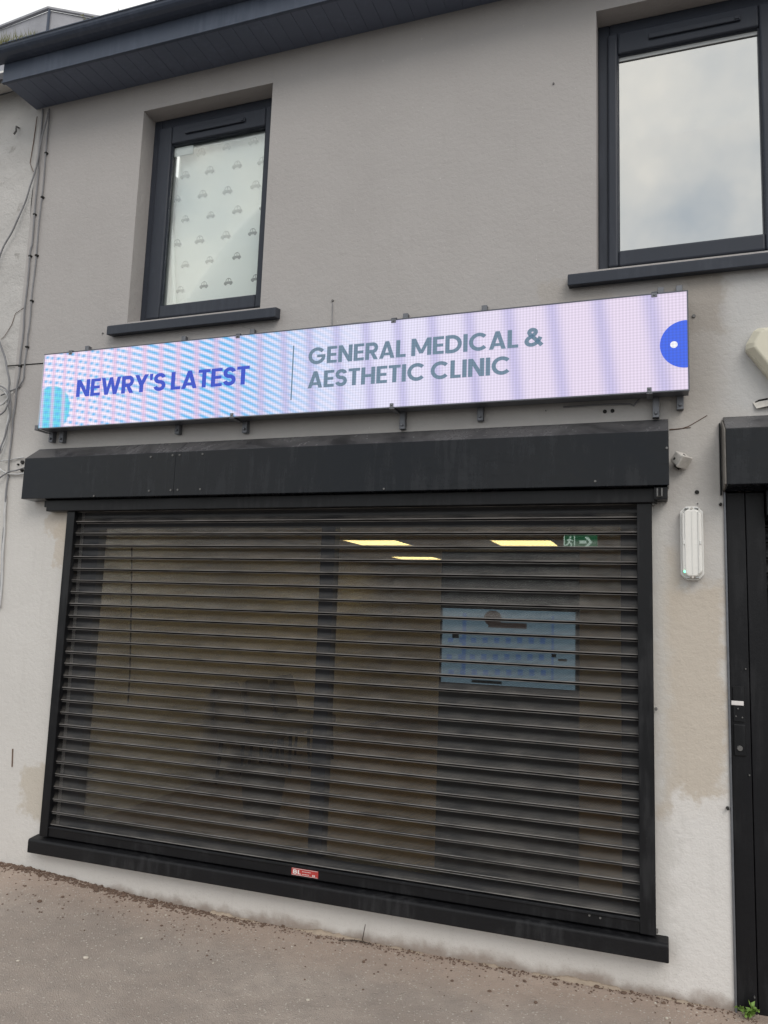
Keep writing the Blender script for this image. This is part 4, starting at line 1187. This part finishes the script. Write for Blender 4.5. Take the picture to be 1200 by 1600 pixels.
def lump(mb, c, r_, rr, flat=0.6):
    t = (1+5**0.5)/2
    V_ = [(-1, t, 0), (1, t, 0), (-1, -t, 0), (1, -t, 0), (0, -1, t), (0, 1, t), (0, -1, -t), (0, 1, -t), (t, 0, -1), (t, 0, 1), (-t, 0, -1), (-t, 0, 1)]
    F_ = [(0,11,5),(0,5,1),(0,1,7),(0,7,10),(0,10,11),(1,5,9),(5,11,4),(11,10,2),(10,7,6),(7,1,8),(3,9,4),(3,4,2),(3,2,6),(3,6,8),(3,8,9),(4,9,5),(2,4,11),(6,2,10),(8,6,7),(9,8,1)]
    k = r_/1.9
    sx, sy = rr.uniform(0.7, 1.3), rr.uniform(0.7, 1.3)
    a = rr.uniform(0, 6.28)
    vv = []
    for v in V_:
        j = rr.uniform(0.8, 1.15)
        x, y = v[0]*sx*j, v[1]*sy*j
        vv.append((c[0]+k*(x*math.cos(a)-y*math.sin(a)), c[1]+k*(x*math.sin(a)+y*math.cos(a)), c[2]+k*v[2]*flat*j))
    mb.add(vv, F_)
rr = random.Random(21)
mb = MB()
for i in range(2600):
    x = rr.uniform(-3.2, 2.2) if i % 3 else rr.uniform(-2.5, -0.2)
    y = -abs(rr.gauss(0, 0.035))-0.004 if rr.random() < 0.8 else -rr.random()**2*0.5
    if x > 2.1: y -= 0.03
    r_ = rr.uniform(0.002, 0.006) if rr.random() < 0.93 else rr.uniform(0.006, 0.013)
    if x < -0.5 and y > -0.09: r_ *= 1.35
    lump(mb, (x, y, gz(x, y)+r_*0.25), r_, rr)
db = mb.build('earth_debris', M['crumb'])
tag(db, 'brown earth crumbs gathered along the foot of the wall', 'debris', kind='stuff')
mb = MB()
for i in range(5200):
    x = rr.uniform(-3.0, 3.0); y = -0.05-1.6*rr.random()
    r_ = rr.uniform(0.002, 0.0055)
    lump(mb, (x, y, gz(x, y)-r_*0.12), r_, rr, 0.45)
ch_ = mb.build('stone_chippings', simple('stone_chipping', (0.46, 0.41, 0.36), 0.75, 0.45, 40))
tag(ch_, 'pale stone chippings set in the worn tarmac', 'chippings', kind='stuff')
def ground_hit(a, b):
    p = atz(a, b, 0.0)
    for _ in range(6): p = atz(a, b, gz(p.x, min(p.y, 0)))
    return p
for (a, b, r_, lab_) in ((134, 1497.5, 0.017, 'largest pale pebble lying on the tarmac at the left'),
                         (341, 1425.5, 0.012, 'pale flat pebble near the wall below the shutter, left of the red label'),
                         (221, 1466.5, 0.010, 'small pale pebble right of the largest one'),
                         (481, 1563, 0.010, 'white pebble at the bottom edge below the red label'),
                         (259, 1430.5, 0.009, 'small white pebble near the earth crumbs at the left'),
                         (1042, 1592, 0.011, 'pale pebble near the bottom right corner'),
                         (1024, 1568, 0.010, 'white chip by the wall foot at the right'),
                         (333, 1505.5, 0.008, 'tiny pale pebble in the middle of the tarmac'),
                         (28, 1502, 0.011, 'brownish white flat pebble near the left edge')):
    p = ground_hit(a, b)
    mb = MB(); lump(mb, (p.x, p.y, p.z+r_*0.25), r_, rr, 0.5)
    o = mb.build('pebble', M['pebble'], smooth=True, org=(p.x, p.y, p.z))
    sub = o.modifiers.new('sub', 'SUBSURF'); sub.levels = 1; sub.render_levels = 1
    tag(o, lab_, 'pebble', 'loose pebbles on the tarmac')
p = ground_hit(560, 1473)
tw = MB().tube([p+Vector((-0.10, -0.03, 0.006)), p+Vector((-0.03, -0.01, 0.012)), p+Vector((0.02, 0.0, 0.010)), p+Vector((0.075, -0.005, 0.008))], [0.002, 0.003, 0.003, 0.002], 5)
tw.tube([p+Vector((0.02, 0, 0.01)), p+Vector((0.03, 0.012, 0.09))], [0.003, 0.0018], 5)
o = tw.build('twig', M['twig'], org=tuple(p))
tag(o, 'dark forked twig by the wall foot under the shutter', 'twig')
